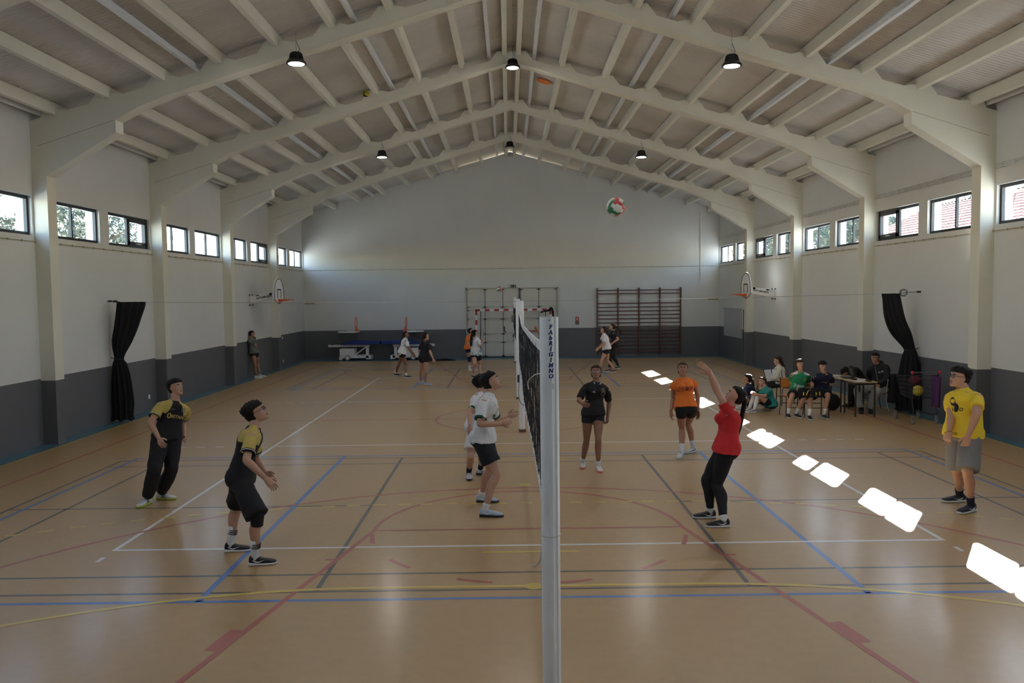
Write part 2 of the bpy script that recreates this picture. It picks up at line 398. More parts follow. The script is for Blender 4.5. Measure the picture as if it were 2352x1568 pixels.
# ---------------------------------------------------------------- outside the windows
tag(MB().box(-120, 120, -60, 140, -.6, -.5).build('ground_outside', mat('pale dry ground', (.56, .55, .50), .9, var=.15, scale=.2)), kind='structure')
def make_tree(kind, h, r, seed):
    rnd = random.Random(seed); root = empty(kind, (0, 0, -.5))
    s = MB(); s.tube(smooth_path([(0,0,0), (.1,0,h*.25), (-.05,.1,h*.55), (0,0,h*.85)], 4), [.22-.18*i/12 for i in range(13)], 8)
    for k in range(7):
        a = k*2.4; z = h*(.3+.07*k); s.tube([(0,0,z), (math.cos(a)*r*.4, math.sin(a)*r*.4, z+.5), (math.cos(a)*r*.75, math.sin(a)*r*.75, z+.9)], [.07,.05,.02], 6)
    s.build('trunk', mat('bark', (.12, .085, .06), .9, var=.3, scale=6), root, smooth=True)
    c = MB(); cl = []
    for k in range(60):
        a = rnd.uniform(0, 2*PI); q = rnd.random()**.5*r; z = h*(.28+.72*rnd.random()); q *= (1.15-(z/h-.28)*.75)
        cl.append((Vector((math.cos(a)*q, math.sin(a)*q, z)), rnd.uniform(.35, .75)))
    for p, rr in cl:
        for k in range(58):
            v = Vector((rnd.gauss(0,1), rnd.gauss(0,1), rnd.gauss(0,.8))).normalized()*rr*rnd.uniform(.5, 1.1)
            u = Vector((rnd.gauss(0,1), rnd.gauss(0,1), rnd.gauss(0,1))).normalized(); w_ = u.orthogonal().normalized(); L = rnd.uniform(.10, .2)
            o = p+v; c.add([o-u*L, o+w_*L*.45, o+u*L, o-w_*L*.45], [(0,1,2,3)])
    c.build('crown', mat('tree leaves', (.05, .065, .045), .7, var=.35, scale=1.5), root)
    return root
t1 = make_tree('leafy_tree', 9.5, 3.0, 3); t2 = make_tree('leafy_tree', 8.0, 2.6, 5); t3 = make_tree('leafy_tree', 11, 3.4, 9)
spots = [(-27, 22, 0), (-25, 30, 1), (-30, 37, 2), (-24, 41, 0), (-31, 47, 1), (-27, 55, 2), (-33, 62, 0), (-34, 28, 2), (-24, 34.5, 1), (-29, 52, 0), (-22, 26, 2), (-31, 66, 2), (-27, 17, 1), (-38, 58, 1),
         (20, 47, 0), (24, 54, 1), (20, 60, 2), (27, 66, 0), (22, 73, 1), (31, 78, 2), (26, 44.5, 1), (18, 51, 2), (22, 64, 0), (18, 78, 1), (26, 82, 2)]
wlab = ['by the first left window', 'behind the left wall between first windows', 'behind the second left bay', 'behind the third left bay', 'behind the left wall further back',
        'behind the fourth left bay', 'behind the last left bay', 'at the back behind the first left trees', 'between the second and third left bay', 'in the gap behind the third left bay', 'close behind the second left bay windows', 'far back behind the last left window', 'before the nearest left window', 'far off behind the fourth left bay', 'right of the tiled roof outside', 'behind the second right bay',
        'behind the third right bay', 'behind the fourth right bay', 'behind the last right bay', 'at the far right corner outside', 'behind the tiled roof ridge', 'close behind the second right bay', 'in the gap behind the fourth right bay', 'close behind the last right windows', 'furthest off behind the right wall']
protos = [t1, t2, t3]; used = set()
for i, (x, y, k) in enumerate(spots):
    o = protos[k] if k not in used else copy_tree(protos[k]); used.add(k)
    o.location = (x, y, -.5); o.rotation_euler = (0, 0, i*1.3)
    tag(o, 'leafy tree outside the windows, '+wlab[i], 'tree', 'trees outside the windows')
# house with a tiled roof beyond the right windows
h = empty('tiled_roof_house', (21, 36, -.5), 0, 'white house with red clay tile roof outside the right windows', 'house')
s = MB(); s.box(-5, 5, -8.5, 4.5, 0, 4.75)
s.build('wall', mat('white render', (.8, .78, .74), .8), h)
s = MB(); nx = 16; 
prof = []
W2, H0, H1 = 5.6, 4.7, 7.3
ny = 150; y0, y1 = -9, 5
for sd in (-1, 1):
    vs = []; 
    for i in range(nx+1):
        u = i/nx; x = sd*W2*(1-u); z = H0+(H1-H0)*u
        for j in range(ny+1):
            y = y0+(y1-y0)*j/ny; vs.append((x, y, z+.06*abs(math.sin(j*PI/3))+.0))
        for j in range(ny+1):
            y = y0+(y1-y0)*j/ny; u2 = min(1, (i+1)/nx); vs.append((sd*W2*(1-u2), y, H0+(H1-H0)*u2+.06*abs(math.sin(j*PI/3))-.05))
    n1 = ny+1; fs = []
    for i in range(2*nx+1):
        for j in range(ny): fs.append((i*n1+j, i*n1+j+1, (i+1)*n1+j+1, (i+1)*n1+j))
    s.add(vs, fs)
s.build('roof', mat('clay roof tiles', (.20, .09, .065), .8, var=.3, scale=3), h)
MB().box(-1.2, -.6, -3, -2.4, 6.4, 8.2).build('chimney', mat('white render', (.8, .78, .74), .8), h)
# pale neighbouring building beyond the far left windows
b = empty('pale_building', (-24, 72, -.5), 0, 'pale grey building outside the far left windows', 'building')
MB().box(-4, 4, -4, 6, 0, 8).build('wall', mat('grey render', (.5, .5, .5), .8), b)
MB().box(-4.3, 4.3, -4.3, 6.3, 8, 8.3).build('roof', mat('grey roof slab', (.3, .3, .3), .8), b)
# ---------------------------------------------------------------- lettering helper
FONT = {}
def text_mesh(txt, size, shear=0, bold=.0, extrude=.0, align='CENTER'):
    cu = D.curves.new('txt', 'FONT'); cu.body = txt; cu.size = size; cu.shear = shear; cu.offset = bold; cu.extrude = extrude; cu.align_x = align; cu.align_y = 'CENTER'; cu.resolution_u = 3
    o = D.objects.new('txt', cu); COL.objects.link(o); bpy.context.view_layer.update()
    me = D.meshes.new_from_object(o.evaluated_get(bpy.context.evaluated_depsgraph_get())); D.objects.remove(o); D.curves.remove(cu)
    return [v.co.copy() for v in me.vertices], [tuple(p.vertices) for p in me.polygons]
def flat_text(name, txt, size, M, m, parent=None, **k):   # M maps text plane (x right, y up) into the world
    v, f = text_mesh(txt, size, **k); s = MB(); s.add([M @ p for p in v], f); return s.build(name, m, parent)
def face_M(org, right, up):
    r = Vector(right).normalized(); u = Vector(up).normalized(); n = r.cross(u); m = Matrix((r, u, n)).transposed().to_4x4(); m.translation = Vector(org); return m

M_white = mat('white enamel', (.78, .78, .77), .35, var=.03)
M_alu = mat('white lacquered aluminium', (.86, .86, .87), .32, var=.05, scale=3)
M_black = mat('black rubber', (.012, .012, .014), .6)
M_blackcloth = mat('black net cloth', (.008, .008, .010), .9, bump=.4, bscale=30)
M_rope = mat('white cord', (.62, .61, .58), .9)
M_steel = mat('galvanised steel', (.45, .46, .47), .4, metal=.8)
M_navy = mat('navy lettering', (.012, .025, .16), .5)
M_red = mat('red paint', (.42, .035, .03), .4)
M_orange = mat('orange enamel', (.72, .12, .02), .4)
M_wood = mat('brown varnished wood', (.13, .035, .018), .4, var=.2, scale=6)
M_dark = mat('dark brown steel tube', (.03, .022, .02), .4)

# ---------------------------------------------------------------- lamps
def make_lamp():
    root = empty('high_bay_lamp')
    s = MB(); s.lathe([(.02, .20), (.09, .19), (.10, .16), (.10, .08), (.13, .07), (.175, .02), (.18, -.01), (.165, -.012)], n=32)
    for k in range(20):
        a = 2*PI*k/20; c, q = math.cos(a), math.sin(a)
        s.add([(c*.09-q*.004, q*.09+c*.004, .08), (c*.13-q*.004, q*.13+c*.004, .08), (c*.11-q*.004, q*.11+c*.004, .17), (c*.09-q*.004, q*.09+c*.004, .18),
               (c*.09+q*.004, q*.09-c*.004, .08), (c*.13+q*.004, q*.13-c*.004, .08), (c*.11+q*.004, q*.11-c*.004, .17), (c*.09+q*.004, q*.09-c*.004, .18)],
              [(0,1,2,3), (4,7,6,5), (1,5,6,2), (3,2,6,7)])
    s.build('housing', mat('black cast aluminium', (.02, .02, .025), .45), root, smooth=False)
    MB().lathe([(.001, -.018), (.12, -.016), (.150, -.010), (.150, -.002)], n=32).build('diffuser', mat('lit lamp lens', (1, .97, .95), .4, emit=90), root)
    MB().tube([(0,0,.2), (0,0,.25), (.012,0,.265), (0,0,.28)], .008, 6).build('hook', M_steel, root)
    MB().tube(smooth_path([(.02,0,.19), (.06,.01,.25), (.03,0,.33), (.0,.005,.42), (0,0,.5)], 5), .005, 5).build('cable', M_black, root)
    return root
def rod(root, L): MB().tube([(0,0,.27), (0,0,L)], .006, 6).build('hanging_rod', M_steel, root)
lamps = [((-3.97, 14.92, 6.90), .55, 1, 'lit white lamp hanging left of the ridge from the nearest rafter'), ((3.89, 14.92, 6.78), .65, 1, 'lit lamp in black housing hanging on the right from the nearest rafter'),
         ((-.03, 19.8, 8.12), .42, 1, 'lit white lamp hanging at the ridge of the second rafter'), ((-3.95, 24.72, 6.86), .58, 1, 'small lit lamp on the left of the third rafter'),
         ((3.86, 24.72, 6.78), .64, 1, 'lit lamp hanging on the right of the third rafter'), ((-.08, 29.6, 7.98), .56, 0, 'unlit black lamp hanging at the ridge far back'),
         ((-.03, 10.05, 8.1), .42, 1, 'lit lamp at the ridge nearest the viewer overhead'), ((-3.9, 5.15, 6.9), .55, 1, 'lit lamp overhead on the left of the viewer'), ((3.9, 5.15, 6.9), .55, 1, 'lit lamp overhead on the right of the viewer')]
for loc, L, on, lab in lamps:
    r = make_lamp(); r.location = loc; tag(r, lab, 'lamp', 'high bay lamps under the roof'); rod(r, L)
    if not on:
        for c in r.children:
            if c.name.startswith('diffuser'):
                c.data.materials.clear(); c.data.materials.append(mat('unlit lamp lens', (.45, .45, .42), .3))

# ---------------------------------------------------------------- volleyball posts and nets
def make_post():
    root = empty('volleyball_post'); s = MB(); n = 48; r = .056; H = 2.575
    ring = []
    for i in range(n):
        a = 2*PI*i/n; rr = r
        d = abs((a-R(-60)+PI) % (2*PI)-PI)
        if d < .16: rr = r-.006
        ring.append((rr*math.cos(a), rr*math.sin(a)))
    s.loft([[Vector((x, y, z)) for x, y in ring] for z in (.0, .02, 1.2, H)])
    s.build('pole', M_alu, root)
    MB().lathe([(.001, H+.0), (.05, H+.002), (.05, H-.01)], n=24).build('end_cap', mat('grey plastic cap', (.3, .3, .3), .5), root)
    MB().box(-.07, .07, -.07, .07, 0, .045).build('floor_sleeve', mat('brass floor sleeve', (.12, .08, .04), .5), root, bevel=.01)
    return root
p0 = make_post(); p0.location = (.04, 4.8, 0)
tag(p0, 'tall white volleyball post with blue lettering in the foreground', 'post', 'volleyball posts along the hall centre')
posts = [(.048, 15.9, 'white volleyball post at the far end of the near net'), (.042, 20.9, 'white volleyball post where the back net begins'), (.066, 31.9, 'white volleyball post furthest back by the goal')]
for x, y, lab in posts:
    q = copy_tree(p0); q.location = (x, y, 0); tag(q, lab)
s = MB()
for i, ch in enumerate('FAbRIGIMNO'):
    v, f = text_mesh(ch, .034, shear=.18, bold=.002)
    z = 2.517-.0322*i
    vs = []
    for p in v:
        a = -PI/2+(p.x+.006)/.0565; vs.append((.0568*math.cos(a), .0568*math.sin(a), z+p.y))
    s.add(vs, f)
s.build('lettering', M_navy, p0)
v, f = text_mesh('CE', .012); s = MB(); s.add([(.0568*math.cos(-PI/2+(p.x+.024)/.0565), .0568*math.sin(-PI/2+(p.x+.024)/.0565), 2.165+p.y) for p in v], f)
s.build('safety_mark', mat('grey lettering', (.2, .2, .22), .5), p0)
MB().add([(.0572*math.cos(-PI/2+a), .0572*math.sin(-PI/2+a), z) for z in (2.15, 2.185) for a in (.22, .36, .50, .62)], [(0,1,5,4), (1,2,6,5), (2,3,7,6)]).build('sticker', mat('white sticker', (.72, .72, .72), .4), p0)
MB().tube([(.0, -.0565, 2.557), (.0, -.058, 2.557)], .0035, 10).build('screw', M_black, p0)
# cord tied round the post and its loose ends
MB().tube([(.0585*math.cos(2*PI*i/24), .0585*math.sin(2*PI*i/24), 1.272+.004*math.sin(2*PI*i/24)) for i in range(24)], .0032, 6, closed=True).build('cord_loop', M_rope, p0)
s = MB()
rr = random.Random(4)
for k in range(5):
    s.tube(smooth_path([(-.058, -.01, 1.19), (-.063, -.03, 1.14+rr.uniform(-.01, .01)), (-.075+rr.uniform(-.01, .01), -.03, 1.10), (-.092-.008*k, -.025, 1.065+.006*k)], 5), .0016, 5)
s.tube(smooth_path([(-.058, 0, 1.19), (-.06, -.02, 1.1), (-.062, -.03, 1.0), (-.06, -.03, .93), (-.07, -.03, .905), (-.082, -.03, .895)], 5), .0016, 5)
s.build('loose_cord', M_rope, p0)

def make_net():
    root = empty('volleyball_net'); Y0, Y1 = 5.0, 15.72
    def zt(y): u = (y-Y0)/(Y1-Y0); return 2.39-.04*u-.10*math.sin(PI*u)
    def zb(y): u = (y-Y0)/(Y1-Y0); return 1.44-.03*u-.09*math.sin(PI*u)
    def xx(y, z): u = (y-Y0)/(Y1-Y0); return .012*math.sin(9*u+z*5)*math.sin(PI*u)
    n = 60
    for nm, f0, hh in (('top_tape', zt, .06), ('bottom_tape', zb, .045)):
        s = MB(); rings = []
        for i in range(n+1):
            y = Y0+(Y1-Y0)*i/n; z = f0(y); x = xx(y, z)
            rings.append([(x-.006, y, z-hh/2), (x+.006, y, z-hh/2), (x+.006, y, z+hh/2), (x-.006, y, z+hh/2)])
        s.loft(rings); s.build(nm, mat('white net tape', (.72, .72, .72), .8), root)
    rnd = random.Random(2)
    s = MB(); ny = 118
    for i in range(ny+1):
        y = Y0+(Y1-Y0)*i/ny; a, b = zt(y), zb(y)
        s.tube([(xx(y, b+(a-b)*k/6)+rnd.uniform(-.006, .006), y+rnd.uniform(-.012, .012), b+(a-b)*k/6) for k in range(7)], .0024, 4, cap=False)
    for k in range(1, 11):
        s.tube([(xx(Y0+(Y1-Y0)*i/n, 2)+rnd.uniform(-.005, .005), Y0+(Y1-Y0)*i/n, zb(Y0+(Y1-Y0)*i/n)+(zt(Y0+(Y1-Y0)*i/n)-zb(Y0+(Y1-Y0)*i/n))*k/11) for i in range(n+1)], .0024, 4, cap=False)
    s.build('netting', mat('black net twine', (.015, .015, .017), .8), root)
    MB().tube([(0, Y0, 1.42), (0, Y0, 2.41)], .006, 6).build('side_rope', M_rope, root); MB().tube([(0, Y1, 1.37), (0, Y1, 2.37)], .006, 6).build('side_rope', M_rope, root)
    for q in (smooth_path([(0, Y1, 2.33), (.0, Y1+.06, 2.35), (.03, Y1+.125, 2.36)], 4), [(0, Y1, 1.38), (.04, Y1+.125, 1.30)], [(0, Y0, 2.38), (.03, Y0-.143, 2.40)], [(0, Y0, 1.42), (.03, Y0-.143, 1.40)]):
        MB().tube(q, .004, 5).build('tie_cord', M_rope, root)
    s = MB(); s.tube(smooth_path([(0, Y1-.1, 1.0+.15), (-.03, 14.9, .9), (-.03, 13, .98), (0, 10.5, 1.25)], 6), .006, 6); s.box(-.04, .0, 15.60, 15.68, 1.0, 1.14)
    s.build('tension_cable', M_black, root)
    s = MB(); s.tube(smooth_path([(-.005, 5.0, 2.22), (-.03, 5.4, 2.17), (-.06, 6.0, 2.06), (-.05, 6.3, 1.97)], 6), .004, 5); s.build('loose_cord', M_rope, root)
    return root
n0 = make_net(); tag(n0, 'black volleyball net with white tape running away from the near post', 'net', 'volleyball nets along the hall centre')
n1 = copy_tree(n0); n1.location = (0.0, 16.05, 0); tag(n1, 'black volleyball net at the back of the hall behind the first net')

# ---------------------------------------------------------------- balls
def volleyball(loc, lab, rot, cols):
    me = MB(); me.ball((0,0,0), .105, 32)
    o = me.build('volleyball', cols, smooth=True); o.location = loc; o.rotation_euler = rot
    for p in o.data.polygons:   # three crossing pairs of coloured panels
        c = p.center.normalized(); ax = max(range(3), key=lambda i: abs(c[i])); u = c[(ax+1) % 3]/abs(c[ax])
        k = 0 if abs(u) < .33 else (1 if (u > 0) == (c[ax] > 0) else 2)
        p.material_index = k
    return tag(o, lab, 'ball', 'balls in the air')
vb = [mat('white ball leather', (.68, .68, .66), .45), mat('green ball leather', (.03, .20, .11), .45), mat('red ball leather', (.50, .07, .07), .45)]
volleyball((1.013, 9.1, 3.664), 'white green and red volleyball flying high right of the net', (.3, .5, .2), vb)
volleyball((-.524, 30.0, 2.88), 'small volleyball in the air before the big door', (1.2, .2, .9), vb)
o = volleyball((-3.575, 19.9+.12, 7.575), 'yellow and green ball stuck on top of the second rafter', (.2, .1, .4), [mat('yellow ball', (.55, .45, .04), .5), mat('dark green ball', (.03, .06, .02), .5), mat('yellow ball', (.55, .45, .04), .5)])
# made-up discs under the roof, standing in for two flare-like orange blurs
for loc, r_, rot, lab in (((.83, 22.3, 8.43), .20, (0, .29, 0), 'made-up orange disc for a flare-like blur under the roof right of the ridge'), ((-.87, 30.5, 8.33), .17, (0, -.29, 0), 'made-up orange disc for a flare-like blur under the roof at the fourth rafter')):
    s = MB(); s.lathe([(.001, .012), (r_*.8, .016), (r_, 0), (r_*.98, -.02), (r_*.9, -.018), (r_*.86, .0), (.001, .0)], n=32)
    o = s.build('orange_blur_disc', mat('bright orange blur', (.95, .25, .04), .4), smooth=True); o.location = loc; o.rotation_euler = rot; tag(o, lab, 'disc', 'made-up orange discs for blurs under the roof')

# ---------------------------------------------------------------- tensioned wire and tied-back curtains
wz = lambda x: 2.635-.09*(1-((x-XC)/8.85)**2)
def curtain(lab, side):
    root = empty('divider_curtain', (0, 17.68, 0), 0, lab, 'curtain', 'tied back divider curtains')
    if side < 0: K = [(-8.40, 2.63, .26), (-8.42, 2.50, .255), (-8.52, 2.1, .22), (-8.63, 1.75, .18), (-8.70, 1.42, .09), (-8.69, 1.28, .13), (-8.67, 1.0, .17), (-8.65, .5, .2), (-8.66, .18, .19), (-8.66, .06, .21)]
    else: K = [(8.13, 2.62, .17), (8.15, 2.5, .17), (8.22, 2.1, .19), (8.37, 1.75, .19), (8.56, 1.42, .11), (8.58, 1.28, .14), (8.58, 1.0, .19), (8.58, .5, .25), (8.59, .18, .25), (8.59, .06, .27)]
    K2 = smooth_path([(x, z, w_) for x, z, w_ in K], 5); rings = []
    for i, k in enumerate(K2):
        x, z, w_ = k; m = 96; ring = []
        for j in range(m):
            a = 2*PI*j/m; rip = 1+.16*math.sin(11*a+z*1.3)+.08*math.sin(23*a+z*2)
            if i == len(K2)-1: dz = .03*math.sin(5*a)
            else: dz = 0
            ring.append((x+w_*rip*math.cos(a), w_*.62*rip*math.sin(a), z+dz))
        rings.append(ring)
    MB().loft(rings).build('cloth', M_blackcloth, root, smooth=True)
    MB().tube([(K[4][0]+.1*math.cos(2*PI*i/20), .075*math.sin(2*PI*i/20), 1.385) for i in range(20)], .008, 6, closed=True).build('tie_band', mat('dark green band', (.02, .06, .05), .8), root)
    w = XL if side < 0 else XR; e = side
    MB().tube([(K[4][0]+e*.1, 0, 1.385), (w, .05, 1.42)], .008, 6).build('tie_strap', mat('dark green band', (.02, .06, .05), .8), root)
    s = MB(); s.tube([(w, .02, 2.65), (w-e*.08, .02, 2.65)], .02, 8); s.tube([(w-e*.05, .01, 2.65), (K[0][0]+e*.22, .0, 2.63)], .007, 6)
    if side < 0: s.box(-8.78, -8.70, -.02, .03, 2.62, 2.67); s.tube(smooth_path([(-8.66, 0, 2.62), (-8.58, 0, 2.58), (-8.5, 0, 2.55)], 3), .006, 5)
    s.build('anchor', M_black, root)
    if side > 0:
        s = MB(); rnd = random.Random(1)
        for k in range(6):
            q = .05+.035*rnd.random(); s.tube([(8.42+q*math.cos(a_*PI/8)*1.1, rnd.uniform(-.01, .02), 2.635+q*math.sin(a_*PI/8)) for a_ in range(16)], .003, 4, closed=True)
        s.build('coiled_wire', M_black, root)
    return root
curtain('black curtain tied back on the left wall', -1); curtain('black curtain tied back on the right wall', 1)
s = MB(); s.tube([(XL+.55+(XR-XL-1.1)*i/40, 17.68, wz(XL+.55+(XR-XL-1.1)*i/40)) for i in range(41)], .0045, 5)
tag(s.build('curtain_wire', M_steel), 'thin steel wire stretched across the hall between the curtains', 'wire')

# ---------------------------------------------------------------- basketball hoops on side walls
def hoop(side):
    w = XL if side < 0 else XR; root = empty('basketball_hoop', (w-side*.012, 27.45, 2.6), 0 if side < 0 else PI,
        'white fan shaped basketball board with orange ring on the %s wall' % ('left' if side < 0 else 'right'), 'basketball hoop', 'wall mounted basketball hoops')
    d = .93; s = MB()
    pts = [(-.58, .12), (-.55, .35), (-.45, .55), (-.28, .68), (0, .74), (.28, .68), (.45, .55), (.55, .35), (.58, .12), (.56, .02), (.2, -.12), (.0, -.14), (-.2, -.12), (-.56, .02)]
    loop = [(p.x, p.y) for p in smooth_path([(a, b, 0) for a, b in pts], 4)]
    s.prism(loop, 0, d, d+.03); s.build('backboard', M_white, root)
    s = MB(); s.tube([(d+.032, x*.95, .06+(z-.06)*.95) for x, z in loop], .012, 4, closed=True)
    s.tube([(d+.032, -.2, .06), (d+.032, -.2, .34), (d+.032, .2, .34), (d+.032, .2, .06)], .013, 4); s.tube([(d+.032, -.2, .34), (d+.032, .2, .34)], .02, 4)
    s.build('board_marking', M_black, root)
    s = MB(); s.prism([(0, -.13), (0, .13), (d, .26), (d, .06)], 1, -.10, -.06); s.prism([(0, -.13), (0, .13), (d, .26), (d, .06)], 1, .06, .10)
    for x in (.2, .65): s.box(x, x+.1, -.1, .1, .1+.1*x, .16+.13*x)
    s.build('bracket_arm', M_white, root)
    M = face_M((.48, -.101 if side < 0 else .101, .09), (1, 0, .17) if side < 0 else (-1, 0, -.17), (-.17, 0, 1) if side < 0 else (-.17, 0, 1))
    flat_text('lettering', 'AUTOSPORTS', .085, M, M_black, root, bold=.004)
    for y in (-.16, .16):
        for z in (-.17, .17): MB().tube([(0, y, z), (.03, y, z)], .022, 10).build('wall_bolt', M_black, root)
    s = MB(); s.tube([(d+.30+.225*math.cos(2*PI*i/32), .225*math.sin(2*PI*i/32), .0) for i in range(32)], .012, 8, closed=True)
    s.prism([(d+.03, -.13), (d+.03, .02), (d+.12, .02)], 1, -.09, .09)
    s.prism([(d+.03, -.02), (d+.03, .015), (d+.5, .01), (d+.4, -.01), (d+.12, -.06)], 1, -.004+.16, .004+.16); s.prism([(d+.03, -.02), (d+.03, .015), (d+.5, .01), (d+.4, -.01), (d+.12, -.06)], 1, -.164, -.156)
    s.build('ring', M_orange, root)
    s = MB(); s.tube(smooth_path([(d-.02, -.05, .05), (d-.12, -.02, -.02), (d-.05, 0, -.06), (d+.02, 0, -.12)], 4), .008, 5); s.build('spring', M_black, root)
hoop(-1); hoop(1)
# ---------------------------------------------------------------- big folding door in the far wall
dr = empty('door_1', (-.05, YF-.03, 0), kind='structure'); M_door = mat('off white door steel', (.62, .60, .54), .5, var=.04, scale=2)
x0, x1, zt = -1.96, 1.96, 2.97
s = MB(); s.box(x0, x0+.05, -.05, .03, 0, zt); s.box(x1-.05, x1, -.05, .03, 0, zt); s.box(x0, x1, -.05, .03, zt-.05, zt); s.build('door_frame', mat('beige frame paint', (.45, .42, .34), .5), dr)
n = 5; wd = (x1-x0-.1)/n; M_gap = mat('door seam', (.08, .075, .07), .8)
MB().box(x0+.05, x1-.05, 0, .028, 0.02, zt-.05).build('door_back', M_gap, dr)
for k in range(n):
    a = x0+.05+k*wd+.012; b = a+wd-.024
    s = MB(); s.box(a, b, -.02, .0, .05, zt-.06)
    leaf = s.build('door_leaf', M_door, dr)
    s = MB()
    for z in (.05, .62, .98, 1.62, 1.98, 2.12, zt-.10): s.box(a, b, -.034, -.019, z, z+.045)
    s.box(a, a+.06, -.034, -.019, .05, zt-.06); s.box(b-.06, b, -.034, -.019, .05, zt-.06)
    s.build('panel_rail', M_door, leaf)
    s = MB()
    for z in (.05, .62, .98, 1.62, 1.98, 2.12): s.box(a+.06, b-.06, -.0345, -.018, z+.045, z+.055)
    s.build('panel_seam', mat('dark shaded seam', (.22, .18, .13), .8), leaf)  # seam lines with shade painted in dark, as the rails cast none
s = MB(); s.box(.30, .34, -.06, -.034, 2.1, zt-.02); s.build('sliding_bolt', M_black, dr)
s = MB(); s.tube([(-.33, -.035, 1.30), (-.33, -.06, 1.30), (-.33, -.06, 1.12), (-.27, -.07, 1.06)], .022, 8); s.build('door_handle', M_black, dr)
s = MB(); s.box(.5, 1.05, -.09, -.06, 1.10, 1.14); s.box(.5, .53, -.09, -.03, 1.09, 1.15); s.box(1.02, 1.05, -.09, -.03, 1.09, 1.15); s.build('push_bar', M_red, dr)
MB().box(-.02, .12, -.045, -.034, 1.5, 1.78).build('notice', mat('grey notice plate', (.25, .25, .24), .6), dr)
# exit sign
s = MB(); s.box(-.155, .155, -.03, 0, -.06, .06)
ex = tag(s.build('exit_sign', mat('dark green sign', (.008, .05, .025), .5), loc=(-.03, YF-.002, 3.03)), 'green emergency exit sign above the big door', 'exit sign')
M_sg = mat('pale sign print', (.62, .70, .60), .5)
s = MB(); s.box(-.145, -.075, -.034, -.03, -.045, .045); s.build('door_symbol', M_sg, ex)
MB().prism([(-.045, -.01), (-.015, -.01), (-.015, -.04), (.01, .0), (-.015, .04), (-.015, .01), (-.045, .01)], 1, -.034, -.03).build('arrow_symbol', M_sg, ex)
s = MB(); s.tube([(.10, -.033, .03), (.085, -.033, .0), (.105, -.033, -.02), (.08, -.033, -.045)], .007, 5); s.tube([(.10, -.033, .015), (.125, -.033, .0)], .006, 5); s.ball((.105, -.032, .042), .010, 8); s.build('running_figure', M_sg, ex)
# fire notice
s = MB(); s.box(-.075, .075, -.012, 0, 0, .17); fs_ = tag(s.build('fire_sign', mat('red sign', (.50, .06, .03), .5), loc=(2.73, YF-.002, 1.52)), 'small red fire equipment sign on the far wall', 'sign')
MB().prism([(-.03, .04), (.03, .04), (.03, .10), (.0, .135), (-.03, .10)], 1, -.014, -.0125).build('flame_symbol', M_sg, fs_)
MB().box(-.085, .085, -.012, 0, -.16, -.005).build('text_plate', mat('brown grey plate', (.18, .15, .13), .6), fs_)

# ---------------------------------------------------------------- wall bars
wb = empty('wall_bars', (5.36, YF-.02, 0), 0, 'dark red wooden wall bars in four bays on the far wall', 'wall bars')
for i in range(5):
    x = -1.78+.89*i
    s = MB(); s.prism([(-.0, .05), (-.0, 2.90), (-.16, 2.90), (-.16, 2.58), (-.09, 2.45), (-.09, .05)], 0, x-.022, x+.022); s.build('upright', M_wood, wb)
zs = [.17, .30, .46, .62, .78, .93, 1.09, 1.26, 1.42, 1.59, 1.755, 1.92, 2.085, 2.25, 2.66, 2.80]
for i in range(4):
    for z in zs:
        x = -1.78+.89*i; yy = -.065 if z < 2.5 else -.135
        MB().tube([(x+.015, yy, z), (x+.875, yy, z)], .018, 8).build('rung', M_wood, wb, smooth=True)

# ---------------------------------------------------------------- handball goal
gl = empty('handball_goal', (0, 33.75, 0), 0, 'handball goal with red and white banded frame before the door', 'goal')
def band(p, q, ax, nm):
    L = (V0(q)-V0(p)).length; n = round(L/.2); s = MB(); d = (V0(q)-V0(p))/n
    for k in range(n):
        a = V0(p)+d*k; b = a+d; lo = [min(a[i], b[i])-(.04 if i != ax else 0) for i in range(3)]; hi = [max(a[i], b[i])+(.04 if i != ax else 0) for i in range(3)]
        s.box(lo[0], hi[0], lo[1], hi[1], lo[2], hi[2], k % 2)
    return s.build(nm, [M_red, M_white], gl)
V0 = Vector
band((-1.54, 0, 2.04), (-1.54, 0, .0), 2, 'goal_post'); band((1.54, 0, 2.04), (1.54, 0, 0), 2, 'goal_post'); band((-1.58, 0, 2.04), (1.58, 0, 2.04), 0, 'crossbar')
for s_ in (-1, 1):
    MB().tube(smooth_path([(s_*1.36, .02, 2.02), (s_*1.36, .35, 2.0), (s_*1.40, .72, 1.0), (s_*1.40, .75, .02)], 6), .016, 8).build('net_stay', mat('dark green tube', (.012, .04, .05), .4), gl)
s = MB(); s.tube([(-1.36, .02, 2.0), (-1.36, .03, .95)], .012, 8); s.build('side_rod', mat('dark green tube', (.012, .04, .05), .4), gl)
s = MB(); s.tube(smooth_path([(1.12, -.03, 1.92), (1.3, -.05, 1.97), (1.5, -.06, 2.02), (1.58, -.03, 2.1), (1.64, 0, 1.95), (1.66, .02, 1.6), (1.67, .03, 1.4)], 5), [.02, .03, .035, .03, .03, .04, .045, .04, .04, .05, .05, .05, .055, .05, .05, .045, .05, .045, .04, .04, .05, .045, .04, .04, .035, .035, .03, .03, .03, .025, .02], 8)
tag(s.build('folded_goal_net', M_blackcloth, smooth=True, loc=(0, 33.69, 0)), 'black goal net bundled over the right corner of the handball goal', 'net')

